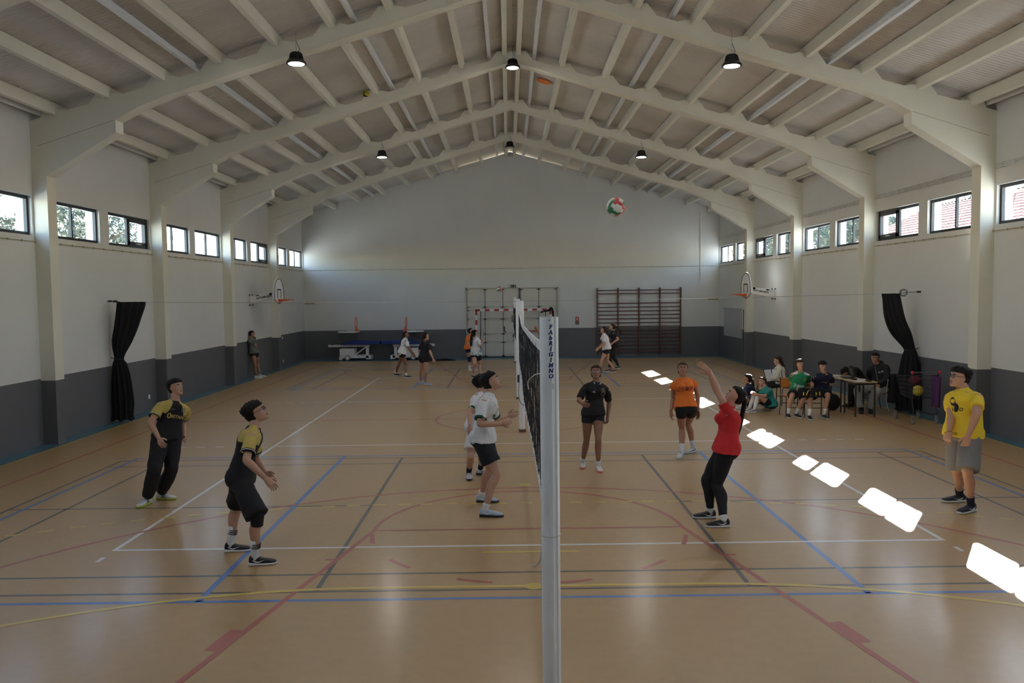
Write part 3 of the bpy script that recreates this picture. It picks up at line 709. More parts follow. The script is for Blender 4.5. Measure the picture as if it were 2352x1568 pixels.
# ---------------------------------------------------------------- two folded basketball trolleys by the far wall
def trolley():
    r = empty('basketball_trolley')       # local x runs away from the blue end
    s = MB(); s.box(-.55, .62, -.3, .3, .10, .22); s.box(-.60, .02, -.28, .28, .2, .50); s.box(.46, .58, -.05, .05, .2, .62); s.box(.50, .70, -.3, .3, .05, .2); s.box(-.62, -.5, -.3, .3, .03, .18)
    s.build('chassis', M_white, r, bevel=.006)
    MB().tube([(.05, -.2, .24), (.55, -.2, .60)], .022, 8).build('brace', M_white, r)
    for y in (-.33, .33):
        wh = MB(); wh.tube([(-.26, y-.03, .12), (-.26, y+.03, .12)], .11, 24); o = wh.build('wheel', mat('grey tyre', (.20, .20, .21), .6), r)
        MB().tube([(-.26, y-.035, .12), (-.26, y+.035, .12)], .075, 20).build('wheel_disc', M_white, o)
    s = MB(); s.box(-1.12, .62, -.06, .06, .56, .65); s.build('main_beam', M_white, r)
    s = MB(); s.box(-.55, 1.07, -.26, .26, .66, .72); s.prism([(-.45, .71), (1.07, .66), (1.07, .80), (-.1, .83)], 1, -.28, .28); s.build('padding', mat('blue padding', (.012, .04, .22), .5), r, bevel=.02)
    for a, b in (((-.95, .64), (-.20, 1.16)), ((-.60, .66), (.08, 1.16))):
        MB().tube([(a[0], -.12, a[1]), (b[0], -.12, b[1])], .022, 6).build('lift_arm', mat('bronze grey tube', (.13, .11, .08), .5), r)
    s = MB(); lo = [(p.x, p.y) for p in smooth_path([(-.70, 0, 0), (-.62, .30, 0), (-.3, .50, 0), (.05, .52, 0), (.16, .2, 0), (.16, -.2, 0), (.05, -.52, 0), (-.3, -.50, 0), (-.62, -.30, 0), (-.70, 0, 0)], 4)][:-1]
    s.prism(lo, 2, 1.17, 1.21); s.build('backboard', M_white, r)
    s = MB(); s.box(-.42, -.38, -.2, .2, 1.211, 1.216); s.build('board_marking', M_black, r)
    s = MB(); s.tube([(.06, .225*math.cos(2*PI*i/28), 1.57+.225*math.sin(2*PI*i/28)) for i in range(28)], .016, 8, closed=True); s.prism([(.03, 1.2), (.17, 1.2), (.09, 1.40), (.05, 1.40)], 1, -.09, .09)
    s.tube([(.12, 0, 1.22), (.075, 0, 1.34)], .03, 8); s.build('ring', M_orange, r)
    return r
t1_ = trolley(); t1_.location = (-6.66, 34.05, 0); tag(t1_, 'folded white basketball trolley with blue padding, left of the pair', 'basketball trolley', 'folded basketball trolleys by the far wall')
t2_ = copy_tree(t1_); t2_.location = (-4.44, 34.05, 0); t2_.rotation_euler = (0, 0, PI); tag(t2_, 'folded white basketball trolley with blue padding, right of the pair')
s = MB(); rg = []
for i in range(16):
    u = i/15; rg.append([(-3.55+1.15*u, 33.25+.16*math.cos(a)*(1-u*.5), max(.004, (.10-.07*u)*(.6+.6*math.sin(a))*(1+.3*math.sin(9*u+a)))) for a in [2*PI*j/14 for j in range(14)]])
s.loft(rg); tag(s.build('dropped_jacket', M_blackcloth, smooth=True), 'black jacket dropped on the floor right of the folded trolleys', 'jacket')

# ---------------------------------------------------------------- furniture at the right
M_ply = mat('orange plywood', (.50, .17, .03), .4, var=.12, scale=5); M_top = mat('pale wood table top', (.42, .30, .16), .4, var=.1, scale=6)
def chair():
    r = empty('school_chair')     # seat faces +y
    s = MB()
    for y, z in ((0, .45),):
        s.prism([(-.19, -.19), (.19, -.19), (.20, .19), (-.20, .19)], 2, .440, .455)
    s.build('seat', M_ply, r, bevel=.01)
    rg = [[(x, -.215-.02*math.cos(x*6)+(z-.6)*-.12, z) for x, z in ((a, .60), (a, .80))] for a in (-.19, -.1, 0, .1, .19)]
    s = MB(); vs = [];
    for a in (-.19, -.1, 0, .1, .19):
        yy = -.21-.03*math.cos(a*7); vs += [(a, yy, .60), (a, yy-.025, .80), (a, yy+.012, .60), (a, yy-.013, .80)]
    fs = []
    for i in range(4):
        b = i*4; fs += [(b, b+4, b+5, b+1), (b+2, b+3, b+7, b+6), (b+1, b+5, b+7, b+3), (b, b+2, b+6, b+4)]
    fs += [(0, 1, 3, 2), (16, 18, 19, 17)]; s.add(vs, fs); s.build('backrest', M_ply, r, bevel=.004)
    for x in (-.19, .19):
        MB().tube(smooth_path([(x*1.05, -.24, .0), (x, -.20, .25), (x, -.19, .45), (x, -.21, .62), (x*.98, -.235, .82)], 4), .011, 8).build('rear_leg', M_dark, r, smooth=True)
        MB().tube([(x, -.19, .43), (x, .16, .43), (x*1.03, .19, .40), (x*1.05, .20, .0)], .011, 8).build('front_leg', M_dark, r)
    for y, z in ((.185, .20), (-.2, .25)): MB().tube([(-.195, y, z), (.195, y, z)], .009, 8).build('stretcher', M_dark, r)
    return r
c0 = chair()
seats = [(5.93, 17.46, PI, 'brown framed school chair under the boy in the green jersey'), (6.42, 17.38, PI, 'brown framed school chair under the boy in the navy t-shirt'), (6.40, 19.12, PI/2, 'school chair with orange plywood back under the girl in cream sweater'), (8.05, 18.6, PI/2, 'school chair under the person bent over the laptop')]
for i, (x, y, rz, lab) in enumerate(seats):
    o = c0 if i == 0 else copy_tree(c0); o.location = (x, y, 0); o.rotation_euler = (0, 0, rz); tag(o, lab, 'chair', 'school chairs on the right')
r = empty('metal_chair', (8.05, 17.9, 0), R(45), 'chrome legged chair with black seat under the man in hoodie', 'chair'); M_chr = mat('chrome', (.7, .7, .7), .15, metal=1)
MB().box(-.21, .21, -.21, .21, .43, .46).build('seat', M_black, r, bevel=.02)
MB().box(-.20, .20, -.24, -.215, .56, .84).build('backrest', M_black, r, bevel=.02)
for x in (-.2, .2):
    MB().tube(smooth_path([(x*1.1, .22, 0), (x*1.05, .2, .3), (x, .12, .43), (x, -.1, .44)], 4), .012, 8).build('front_leg', M_chr, r, smooth=True)
    MB().tube(smooth_path([(x*1.1, -.28, 0), (x*1.05, -.2, .3), (x, -.2, .5), (x, -.23, .75)], 4), .012, 8).build('rear_leg', M_chr, r, smooth=True)
def desk():
    r = empty('school_table'); MB().box(-.245, .245, -.33, .33, .725, .75).build('table_top', M_top, r, bevel=.006)
    s = MB(); s.box(-.21, .21, -.29, -.265, .68, .724); s.box(-.21, .21, .265, .29, .68, .724); s.box(-.215, -.19, -.27, .27, .68, .724); s.box(.19, .215, -.27, .27, .68, .724); s.build('table_frame', M_dark, r)
    for x in (-.205, .205):
        for y in (-.28, .28): MB().box(x-.013, x+.013, y-.013, y+.013, 0, .68).build('leg', M_dark, r)
    return r
d0 = desk(); d0.location = (7.40, 17.48, 0); tag(d0, 'small school table with dark legs, nearer of the two pushed together', 'table', 'school tables on the right')
d1 = copy_tree(d0); d1.location = (7.36, 18.15, 0); tag(d1, 'small school table with laptop on it, further of the two')
r = empty('laptop', (7.36, 18.02, .751), R(-100), 'dark laptop standing open on the school table', 'laptop')
MB().box(-.17, .17, -.12, .12, 0, .016).build('keyboard_base', M_black, r, bevel=.004); M = Matrix.Rotation(R(18), 4, 'X'); M.translation = V0((0, .12, .01)); MB().box(-.17, .17, 0, .008, 0, .22, M=M).build('screen', mat('dark grey lid', (.03, .03, .035), .4), r, bevel=.003)
for i, (x, y, a, c, z, lab) in enumerate([(7.30, 17.30, .3, (.6, .6, .58), .004, 'white sheet of paper at the near edge of the table'), (7.46, 17.50, -.2, (.55, .55, .55), .006, 'folded white papers in the middle of the near table'), (7.25, 18.38, .1, (.6, .58, .5), .02, 'pale book at the far end of the far table')]):
    tag(MB().box(-.10, .10, -.14, .14, 0, z).build('paper' if z < .01 else 'book', mat('paper %d' % i, c, .8), loc=(x, y, .751)), lab, 'paper' if z < .01 else 'book').rotation_euler = (0, 0, a)
for i, (x, y, lab) in enumerate([(7.33, 17.62, 'black phone lying on the near table'), (7.50, 17.28, 'small dark case at the near corner of the table')]):
    tag(MB().box(-.04, .04, -.075, .075, 0, .03).build('phone' if i == 0 else 'pencil_case', M_black, bevel=.008, loc=(x, y, .751)), lab, 'phone' if i == 0 else 'case')
# bag under the table and jacket over the man's chair
s = MB(); s.ball((0, 0, .19), .19, 20, sc=(.9, 1.0, 1.0)); tag(s.build('backpack', M_blackcloth, smooth=True, loc=(7.1, 18.2, 0)), 'black backpack on the floor left of the school tables', 'bag')
s = MB(); rg = []
for i in range(14):
    u = i/13; z = .86-.62*u; rg.append([(.12*math.cos(a)*(1+.25*u)*(1+.12*math.sin(5*a+u*3)), .055*math.sin(a)*(1+.8*u)*(1+.2*math.sin(4*a)), z) for a in [2*PI*j/28 for j in range(28)]])
s.loft(rg); o = s.build('hanging_jacket', M_blackcloth, smooth=True, loc=(8.22, 17.66, 0)); o.rotation_euler = (0, 0, R(45)); tag(o, 'black jacket hanging over the back of the chrome legged chair', 'jacket')
# number bibs and binder
for i, (x, y, z, txt, lab) in enumerate([(6.02, 17.02, .545, '17', 'black bib with yellow number 17 on the lap of the boy in green'), (6.27, 16.98, .545, '11', 'black bib with yellow number 11 between the two seated boys')]):
    s = MB(); rg = []
    for k in range(8):
        u = k/7; rg.append([(.125*math.cos(a)*(1+.1*math.sin(3*a+k)), .05*math.sin(a)-.02*u, -.09+.2*u+.008*math.sin(4*a+k)) for a in [2*PI*j/20 for j in range(20)]])
    s.loft(rg); o = s.build('number_bib', M_blackcloth, smooth=True, loc=(x, y, z)); tag(o, lab, 'bib', 'number bibs')
    flat_text('number', txt, .15, face_M((0.01, -.062, .01), (1, 0, 0), (0, .1, 1)), mat('yellow print', (.75, .62, .05), .6), o, bold=.003)
bd = empty('binder', (5.98, 18.98, .73), 0, 'open white binder held by the girl in cream sweater', 'binder')
for k, a in ((0, .5), (1, -.25)):
    M = Matrix.Rotation(a, 4, 'Z') @ Matrix.Rotation(R(-18), 4, 'X'); pg = MB().box(-.21 if k == 0 else .005, -.005 if k == 0 else .21, -.006, .006, -.14, .14, M=M).build('page_block', mat('white page', (.68, .68, .70), .7), bd)
    MB().box(-.225 if k == 0 else .0, .0 if k == 0 else .225, .007, .012, -.155, .155, M=M).build('cover', M_black, bd)
# shopping trolley used as ball cart
ct = empty('shopping_cart', (8.15, 16.45, 0), R(90), 'wire shopping cart with red handle ends by the right wall', 'cart'); M_wire = mat('dark wire', (.05, .05, .055), .4, metal=.5)
def wire(pts, r_, nm, m=M_wire): return MB().tube(pts, r_, 6).build(nm, m, ct)
top = [(-.28, -.28, .98), (.50, -.22, .90), (.50, .22, .90), (-.28, .28, .98)]; bot = [(-.14, -.20, .50), (.38, -.17, .52), (.38, .17, .52), (-.14, .20, .50)]
s = MB(); s.tube([V0(p) for p in top], .008, 6, closed=True); s.tube([V0(p) for p in bot], .006, 6, closed=True)
for e in range(4):
    a, b, c, d = V0(top[e]), V0(top[(e+1) % 4]), V0(bot[e]), V0(bot[(e+1) % 4]); n = 16 if e in (0, 2) else 10
    for k in range(n+1): s.tube([a.lerp(b, k/n), c.lerp(d, k/n)], .0022, 4, cap=False)
    for k in range(1, 5): s.tube([a.lerp(c, k/5), b.lerp(d, k/5)], .0025, 4, cap=False)
for k in range(9): s.tube([V0(bot[0]).lerp(V0(bot[1]), k/8), V0(bot[3]).lerp(V0(bot[2]), k/8)], .0025, 4, cap=False)
s.build('basket', M_wire, ct)
wire([(-.30, -.24, 1.04), (-.30, .24, 1.04)], .014, 'handle_bar', mat('grey plastic grip', (.12, .12, .12), .5))
for y in (-.27, .27): MB().ball((-.30, y, 1.04), .035, 12).build('handle_end', mat('red plastic', (.60, .02, .03), .4), ct, smooth=True)
for y in (-.24, .24):
    wire(smooth_path([(-.30, y, 1.04), (-.26, y, .8), (-.20, y*.9, .45), (-.30, y, .22), (-.05, y, .16), (.48, y*.8, .16)], 4), .011, 'chassis_tube')
    for x in (-.28, .45):
        wl = MB().tube([(x, y-.012, .06), (x, y+.012, .06)], .058, 20).build('wheel', mat('grey tyre', (.20, .20, .21), .6), ct)
        MB().box(x-.01, x+.03, y-.022, y+.022, .08, .17).build('castor_fork', M_steel, wl)
s = MB(); s.ball((0, 0, 0), .11, 24); tag(s.build('yellow_ball', mat('yellow ball', (.55, .45, .04), .5), smooth=True, loc=(8.17, 16.5, .635)), 'yellow ball lying in the shopping cart', 'ball')
s = MB(); s.ball((0, 0, 0), .13, 20, sc=(1, .8, .7)); tag(s.build('red_bag', mat('dark red cloth', (.12, .01, .03), .8), smooth=True, loc=(8.17, 16.62, .84)), 'dark red bag lying on top of the balls in the shopping cart', 'bag')
s = MB(); rg = []
for i in range(14):
    u = i/13; rg.append([(.06*math.cos(a)*(1+.2*math.sin(5*a)), .15*math.sin(a)*(1-.2*u), .95-.62*u+.01*math.sin(6*a)) for a in [2*PI*j/24 for j in range(24)]])
s.loft(rg); tag(s.build('purple_bib', mat('purple cloth', (.10, .03, .13), .85), smooth=True, loc=(8.42, 16.28, 0)), 'purple cloth hanging over the side of the shopping cart', 'cloth')

# ---------------------------------------------------------------- things on the walls
s = MB(); s.box(-.02, 0, -1.27, 1.27, 0, 1.12); o = s.build('whiteboard', mat('grey white board', (.42, .42, .45), .35), loc=(XR-.001, 32.5, .88)); tag(o, 'pale whiteboard on the right wall near the far corner', 'whiteboard')
MB().box(-.03, 0, -1.30, 1.30, 1.12, 1.15).build('top_rail', M_steel, o)
s = MB(); s.tube([(XR-.02, 30.9, .02), (XR-.02, 30.95, .9), (XR-.02, 31.0, 2.0)], .012, 6); tag(s.build('black_cable', M_black), 'black cable hanging on the right wall beside the whiteboard', 'cable')
s = MB(); s.tube([(7.99, YF-.02, 6.1), (8.0, YF-.02, 3.2)], .018, 8); tag(s.build('wall_conduit', M_beam), 'thin vertical pipe on the far wall near the right corner', 'pipe')
s = MB(); s.box(-.03, 0, -.05, .05, 0, 1.9); o = s.build('cable_duct', M_beam, loc=(XR, 25.02, 2.95)); tag(o, 'vertical cable duct on the right wall beside a pillar', 'cable duct')
MB().box(-.07, 0, -.07, .07, -.16, 0).build('junction_box', M_white, o)
M_clip = mat('yellowed clip', (.40, .34, .20), .6)
for nm, pts, lab in (('left', [(XL+.02, YB+.1, 3.77), (XL+.02, YF-.05, 3.77)], 'thin cable with clips under the left windows'), ('right', [(XR-.02, YB+.1, 3.77), (XR-.02, YF-.05, 3.77)], 'thin cable with clips under the right windows'), ('far', [(XL+.1, YF-.02, 3.79), (XR-.1, YF-.02, 3.79)], 'thin cable with clips across the far wall')):
    s = MB(); s.tube(pts, .008, 6); o = tag(s.build('wall_cable', M_clip), lab, 'cable', 'cables clipped along the walls')
    c = MB(); L_ = (V0(pts[1])-V0(pts[0])).length; n = int(L_/.42)
    for k in range(n):
        p = V0(pts[0]).lerp(V0(pts[1]), (k+.5)/n); c.ball(p, .02, 6)
    tag(c.build('cable_clip', M_clip, o), kind='stuff')
for c_ in cols_y[3:]:   # wire cable tray in each bay on the right
    s = MB(); y0_, y1_ = c_+.35, min(c_+4.85, YF-.1)
    for z in (4.90, 4.94, 4.98): s.tube([(XR-.04, y0_, z), (XR-.04, y1_, z)], .005, 4)
    k = y0_+.1
    while k < y1_: s.tube([(XR-.01, k, 4.985), (XR-.05, k, 4.985), (XR-.05, k, 4.895), (XR-.01, k, 4.895)], .005, 4); k += .32
    n_ = {10.15: 'nearest', 15.05: 'second', 19.95: 'third', 24.85: 'fourth', 29.75: 'last'}[c_]
    tag(s.build('cable_tray', M_steel), 'wire cable tray above the right windows, %s bay' % n_, 'cable tray', 'wire cable trays')
for x, y, z, lab in ((XL, 19.5, .33, 'small white socket low on the left wall behind the boy'), (XL, 31.15, 1.12, 'white light switch on the left wall near the far corner'), (XL, 31.2, .22, 'small white socket low on the left wall near the far corner')):
    tag(MB().box(0, .02, -.04, .04, -.05, .05).build('wall_socket', M_white, bevel=.004, loc=(x+.001, y, z)), lab, 'socket')
for x, a in ((XL+.25, 'left'), (XR-.25, 'right')):
    tag(MB().box(-.22, .22, -.03, 0, -.02, .02).build('wall_hook', mat('bronze hook', (.25, .2, .1), .5), loc=(x, YF, 2.38)), 'small bronze hook bar at the %s end of the far wall' % a, 'hook')
# ---------------------------------------------------------------- body joints in metres, one row per person
ORDER = ['pel', 'neck', 'head']+[a+b for b in 'LR' for a in ('sh', 'el', 'wr', 'hip', 'kn', 'an', 'tip')]
ROWS = {
 'P1': (1.74,-45,-25,10,-8,-100, (-4.776,10.750,0.838), (-4.689,10.849,1.326), (-4.680,10.873,1.511), (-4.579,10.956,1.195), (-4.709,11.133,0.992), (-4.626,10.953,0.823), (-4.712,10.814,0.838), (-4.706,10.676,0.431), (-4.914,10.831,0.090), (-4.553,10.808,0.760), (-4.829,10.708,1.290), (-4.868,10.492,1.085), (-4.719,10.392,0.896), (-4.840,10.686,0.838), (-4.831,10.463,0.471), (-4.989,10.577,0.090), (-4.623,10.276,0.809)),
 'P2': (1.72,12,5,25,8,10, (-2.985,8.300,0.834), (-2.868,8.421,1.353), (-2.849,8.449,1.504), (-2.931,8.574,1.241), (-2.939,8.672,0.962), (-2.905,8.855,0.783), (-3.004,8.387,0.834), (-3.132,8.618,0.501), (-3.194,8.539,0.090), (-2.842,8.861,0.723), (-2.841,8.230,1.301), (-2.831,8.028,1.084), (-2.646,8.042,0.894), (-2.966,8.213,0.834), (-2.747,8.050,0.509), (-2.794,8.091,0.090), (-2.558,8.045,0.799)),
 'P3': (1.80,-15,-8,28,-5,-5, (-0.527,10.050,0.895), (-0.461,10.122,1.459), (-0.421,10.140,1.616), (-0.425,10.292,1.342), (-0.384,10.468,1.091), (-0.225,10.686,1.102), (-0.502,10.140,0.895), (-0.461,10.300,0.482), (-0.579,10.469,0.090), (-0.085,10.798,1.118), (-0.518,9.929,1.399), (-0.562,9.758,1.145), (-0.293,9.781,1.133), (-0.551,9.960,0.895), (-0.369,9.872,0.498), (-0.513,9.779,0.090), (-0.139,9.859,1.183)),
 'P4': (1.68,5,0,25,0,-85, (-0.726,11.900,0.723), (-0.625,11.968,1.245), (-0.610,11.986,1.411), (-0.660,12.131,1.144), (-0.680,12.255,0.884), (-0.618,12.213,0.627), (-0.734,11.987,0.723), (-0.578,11.805,0.385), (-0.652,12.085,0.090), (-0.590,12.198,0.539), (-0.622,11.783,1.182), (-0.774,11.627,0.992), (-0.766,11.420,0.848), (-0.719,11.813,0.723), (-0.766,11.591,0.376), (-0.812,11.885,0.090), (-0.761,11.403,0.745)),
 'P5': (1.62,-80,-98,18,-85,-95, (1.084,12.400,0.840), (1.146,12.448,1.333), (1.141,12.463,1.480), (1.302,12.468,1.229), (1.358,12.602,0.992), (1.319,12.456,0.802), (1.167,12.415,0.840), (1.145,12.233,0.484), (1.149,12.291,0.090), (1.303,12.440,0.696), (0.969,12.413,1.276), (0.857,12.242,1.086), (0.888,12.002,1.066), (1.001,12.385,0.840), (0.980,12.378,0.441), (0.940,12.563,0.090), (0.958,11.856,1.052)),
 'P6': (1.68,-85,-100,12,-140,-120, (2.706,13.250,0.772), (2.669,13.313,1.291), (2.665,13.328,1.434), (2.850,13.320,1.219), (2.941,13.457,0.981), (2.928,13.370,0.745), (2.793,13.258,0.772), (2.806,13.563,0.491), (2.900,13.592,0.090), (2.931,13.351,0.624), (2.500,13.287,1.198), (2.522,13.404,0.935), (2.453,13.241,0.755), (2.619,13.242,0.772), (2.681,13.463,0.427), (2.630,13.229,0.090), (2.450,13.225,0.649)),
 'P7': (1.72,168,170,28,178,178, (2.327,9.400,0.854), (2.382,9.458,1.358), (2.453,9.455,1.486), (2.337,9.272,1.297), (2.201,9.340,1.571), (2.096,9.281,1.800), (2.309,9.313,0.854), (2.235,9.429,0.452), (2.260,9.212,0.090), (1.979,9.317,1.898), (2.408,9.623,1.249), (2.299,9.685,1.537), (2.261,9.863,1.721), (2.346,9.487,0.854), (2.122,9.486,0.493), (2.198,9.591,0.090), (2.142,9.899,1.815)),
 'P8': (1.84,-158,-172,8,-155,180, (5.397,9.900,0.903), (5.418,9.959,1.468), (5.380,9.996,1.615), (5.488,9.771,1.392), (5.345,9.542,1.227), (5.254,9.546,0.961), (5.433,9.811,0.903), (5.294,9.614,0.517), (5.402,9.717,0.090), (5.219,9.543,0.847), (5.342,10.127,1.360), (5.253,9.912,1.146), (5.130,9.737,0.972), (5.361,9.989,0.903), (5.361,9.959,0.449), (5.523,10.182,0.090), (5.117,9.730,0.893)),
 'P9': (1.60,8,0,15,0,0, (-3.715,26.700,0.793), (-3.596,26.741,1.278), (-3.595,26.748,1.414), (-3.641,26.901,1.193), (-3.516,26.976,0.959), (-3.418,27.094,0.775), (-3.727,26.782,0.793), (-3.855,26.943,0.426), (-4.006,27.142,0.090), (-3.352,27.173,0.652), (-3.590,26.569,1.209), (-3.482,26.463,0.979), (-3.358,26.462,0.763), (-3.704,26.618,0.793), (-3.608,26.716,0.422), (-3.576,26.507,0.090), (-3.288,26.463,0.677)),
 'P10': (1.66,45,30,5,5,0, (-2.725,24.200,0.822), (-2.668,24.235,1.340), (-2.681,24.241,1.481), (-2.800,24.353,1.263), (-2.909,24.491,1.038), (-2.906,24.670,0.866), (-2.786,24.261,0.822), (-2.848,24.458,0.441), (-2.910,24.700,0.090), (-2.903,24.790,0.751), (-2.554,24.106,1.253), (-2.528,23.942,1.020), (-2.431,23.828,0.822), (-2.664,24.139,0.822), (-2.668,24.074,0.417), (-2.724,24.312,0.090), (-2.406,23.822,0.732)),
 'P11': (1.62,0,0,12,0,0, (-1.632,28.400,0.812), (-1.565,28.427,1.283), (-1.530,28.435,1.416), (-1.578,28.592,1.194), (-1.540,28.790,1.001), (-1.458,29.005,0.925), (-1.632,28.484,0.812), (-1.475,28.644,0.480), (-1.458,28.724,0.090), (-1.403,29.149,0.874), (-1.575,28.253,1.213), (-1.626,28.034,1.048), (-1.513,27.849,0.937), (-1.632,28.316,0.812), (-1.615,28.549,0.487), (-1.590,28.573,0.090), (-1.438,27.725,0.864)),
 'P12': (1.66,50,40,12,0,20, (-1.260,26.300,0.751), (-1.282,26.329,1.302), (-1.308,26.334,1.444), (-1.412,26.436,1.208), (-1.355,26.623,1.000), (-1.219,26.824,1.058), (-1.326,26.355,0.751), (-1.314,26.070,0.457), (-1.366,26.242,0.090), (-1.128,26.957,1.096), (-1.145,26.213,1.230), (-1.147,26.001,1.038), (-1.068,26.209,1.151), (-1.194,26.245,0.751), (-1.157,26.469,0.409), (-1.139,26.215,0.090), (-1.039,26.215,1.235)),
 'P13': (1.62,170,175,12,180,170, (3.071,27.000,0.836), (2.976,27.036,1.330), (2.963,27.044,1.466), (2.961,26.863,1.257), (2.967,26.726,1.014), (2.759,26.739,0.863), (3.057,26.917,0.836), (2.888,26.915,0.471), (2.766,26.906,0.090), (2.628,26.747,0.767), (3.022,27.198,1.244), (2.965,27.331,1.006), (2.867,27.513,0.877), (3.086,27.083,0.836), (3.097,27.079,0.436), (3.343,27.100,0.123), (2.802,27.633,0.792)),
 'P14': (1.66,175,175,15,180,200, (3.434,28.000,0.854), (3.410,28.028,1.381), (3.381,28.038,1.518), (3.398,27.850,1.306), (3.543,27.682,1.127), (3.330,27.699,0.971), (3.426,27.914,0.854), (3.292,27.934,0.467), (3.253,27.782,0.090), (3.197,27.710,0.873), (3.429,28.197,1.289), (3.298,28.357,1.092), (3.227,28.531,0.929), (3.441,28.086,0.854), (3.434,28.017,0.450), (3.624,28.200,0.138), (3.179,28.648,0.821)),
 'P15': (1.62,-12,0,0,10,5, (-8.714,27.100,0.823), (-8.800,27.099,1.335), (-8.771,27.114,1.468), (-8.752,27.265,1.261), (-8.738,27.384,1.009), (-8.653,27.157,1.023), (-8.697,27.182,0.823), (-8.702,27.394,0.484), (-8.641,27.408,0.090), (-8.596,27.005,1.032), (-8.821,26.933,1.248), (-8.653,27.069,1.072), (-8.703,27.202,1.269), (-8.732,27.018,0.823), (-8.619,26.860,0.473), (-8.637,26.968,0.090), (-8.728,27.200,1.387)),
 'P16': (1.60,155,160,0,180,180, (5.383,18.550,0.128), (5.312,18.621,0.554), (5.304,18.638,0.689), (5.251,18.457,0.489), (5.089,18.264,0.379), (5.089,18.469,0.253), (5.348,18.475,0.128), (5.071,18.256,0.306), (5.192,18.547,0.070), (5.088,18.605,0.169), (5.398,18.758,0.464), (5.455,18.962,0.287), (5.411,19.160,0.159), (5.419,18.625,0.128), (5.201,18.765,0.427), (5.355,18.827,0.070), (5.381,19.292,0.074)),
 'P17': (1.60,-165,-150,5,-165,-170, (5.708,18.250,0.125), (5.612,18.328,0.524), (5.555,18.360,0.643), (5.666,18.154,0.487), (5.493,17.981,0.360), (5.285,17.874,0.415), (5.730,18.170,0.125), (5.414,18.225,0.356), (5.269,17.974,0.090), (5.224,17.896,0.442), (5.595,18.473,0.407), (5.560,18.736,0.335), (5.532,18.617,0.542), (5.687,18.330,0.125), (5.367,18.359,0.355), (5.205,18.118,0.090), (5.543,18.623,0.622)),
 'P18': (1.54,165,170,-12,180,180, (6.228,19.100,0.531), (6.199,19.147,0.930), (6.172,19.167,1.057), (6.161,18.983,0.869), (6.027,18.870,0.671), (5.943,19.084,0.650), (6.207,19.023,0.531), (5.949,19.289,0.444), (5.890,19.167,0.090), (5.887,19.226,0.635), (6.247,19.293,0.839), (6.221,19.493,0.667), (6.032,19.362,0.683), (6.248,19.177,0.531), (6.041,19.487,0.455), (6.004,19.394,0.090), (5.905,19.274,0.693)),
 'P19': (1.60,-95,-85,5,-80,-100, (6.060,17.500,0.510), (6.079,17.381,0.958), (6.057,17.348,1.121), (6.243,17.389,0.870), (6.321,17.596,0.705), (6.290,17.358,0.694), (6.143,17.493,0.510), (6.068,17.112,0.437), (5.949,17.255,0.090), (6.269,17.203,0.730), (5.909,17.413,0.891), (5.958,17.620,0.716), (6.002,17.417,0.596), (5.977,17.507,0.510), (5.814,17.151,0.463), (5.776,17.270,0.090), (6.016,17.273,0.528)),
 'P20': (1.58,-88,-92,-5,-85,-100, (6.552,17.400,0.535), (6.515,17.244,0.947), (6.477,17.176,1.094), (6.687,17.272,0.888), (6.790,17.436,0.698), (6.574,17.363,0.633), (6.634,17.403,0.535), (6.536,17.030,0.471), (6.481,17.085,0.090), (6.430,17.305,0.604), (6.356,17.272,0.858), (6.416,17.494,0.715), (6.285,17.297,0.710), (6.470,17.397,0.535), (6.205,17.123,0.447), (6.131,16.990,0.090), (6.247,17.144,0.700)),
 'P21': (1.70,180,180,-50,180,180, (7.993,18.600,0.473), (7.730,18.754,0.893), (7.635,18.783,0.788), (7.745,18.558,0.869), (7.665,18.379,0.653), (7.652,18.632,0.626), (7.993,18.512,0.473), (7.848,18.904,0.432), (7.734,18.692,0.090), (7.643,18.801,0.608), (7.801,18.899,0.779), (7.966,19.085,0.625), (7.759,18.937,0.643), (7.993,18.688,0.473), (7.988,19.107,0.440), (7.877,18.907,0.090), (7.621,18.838,0.655)),
 'P22': (1.82,-135,-120,-5,-110,-110, (8.092,17.900,0.533), (8.007,17.985,1.032), (7.972,18.014,1.180), (8.153,17.839,0.988), (8.072,17.678,0.732), (7.854,17.554,0.624), (8.159,17.833,0.533), (7.799,17.567,0.492), (7.764,17.760,0.090), (7.806,17.572,0.594), (7.890,18.102,0.898), (7.980,18.330,0.704), (7.825,18.112,0.650), (8.025,17.967,0.533), (7.578,17.983,0.487), (7.560,17.777,0.090), (7.722,17.966,0.614)),
 'P23': (1.72,175,175,15,180,180, (1.027,24.000,0.857), (0.982,24.032,1.412), (0.971,24.040,1.567), (0.973,23.848,1.336), (0.761,23.681,1.459), (0.636,23.694,1.651), (1.019,23.911,0.857), (0.929,23.684,0.510), (0.978,23.668,0.090), (0.526,23.703,1.796), (1.006,24.207,1.318), (1.027,24.451,1.152), (0.984,24.676,1.032), (1.035,24.089,0.857), (1.044,23.876,0.490), (1.073,24.011,0.090), (0.955,24.825,0.952)),
}
POSE = {k: dict(zip(['H', 'h', 'hy', 'hp', 'fL', 'fR']+ORDER, r)) for k, r in ROWS.items()}
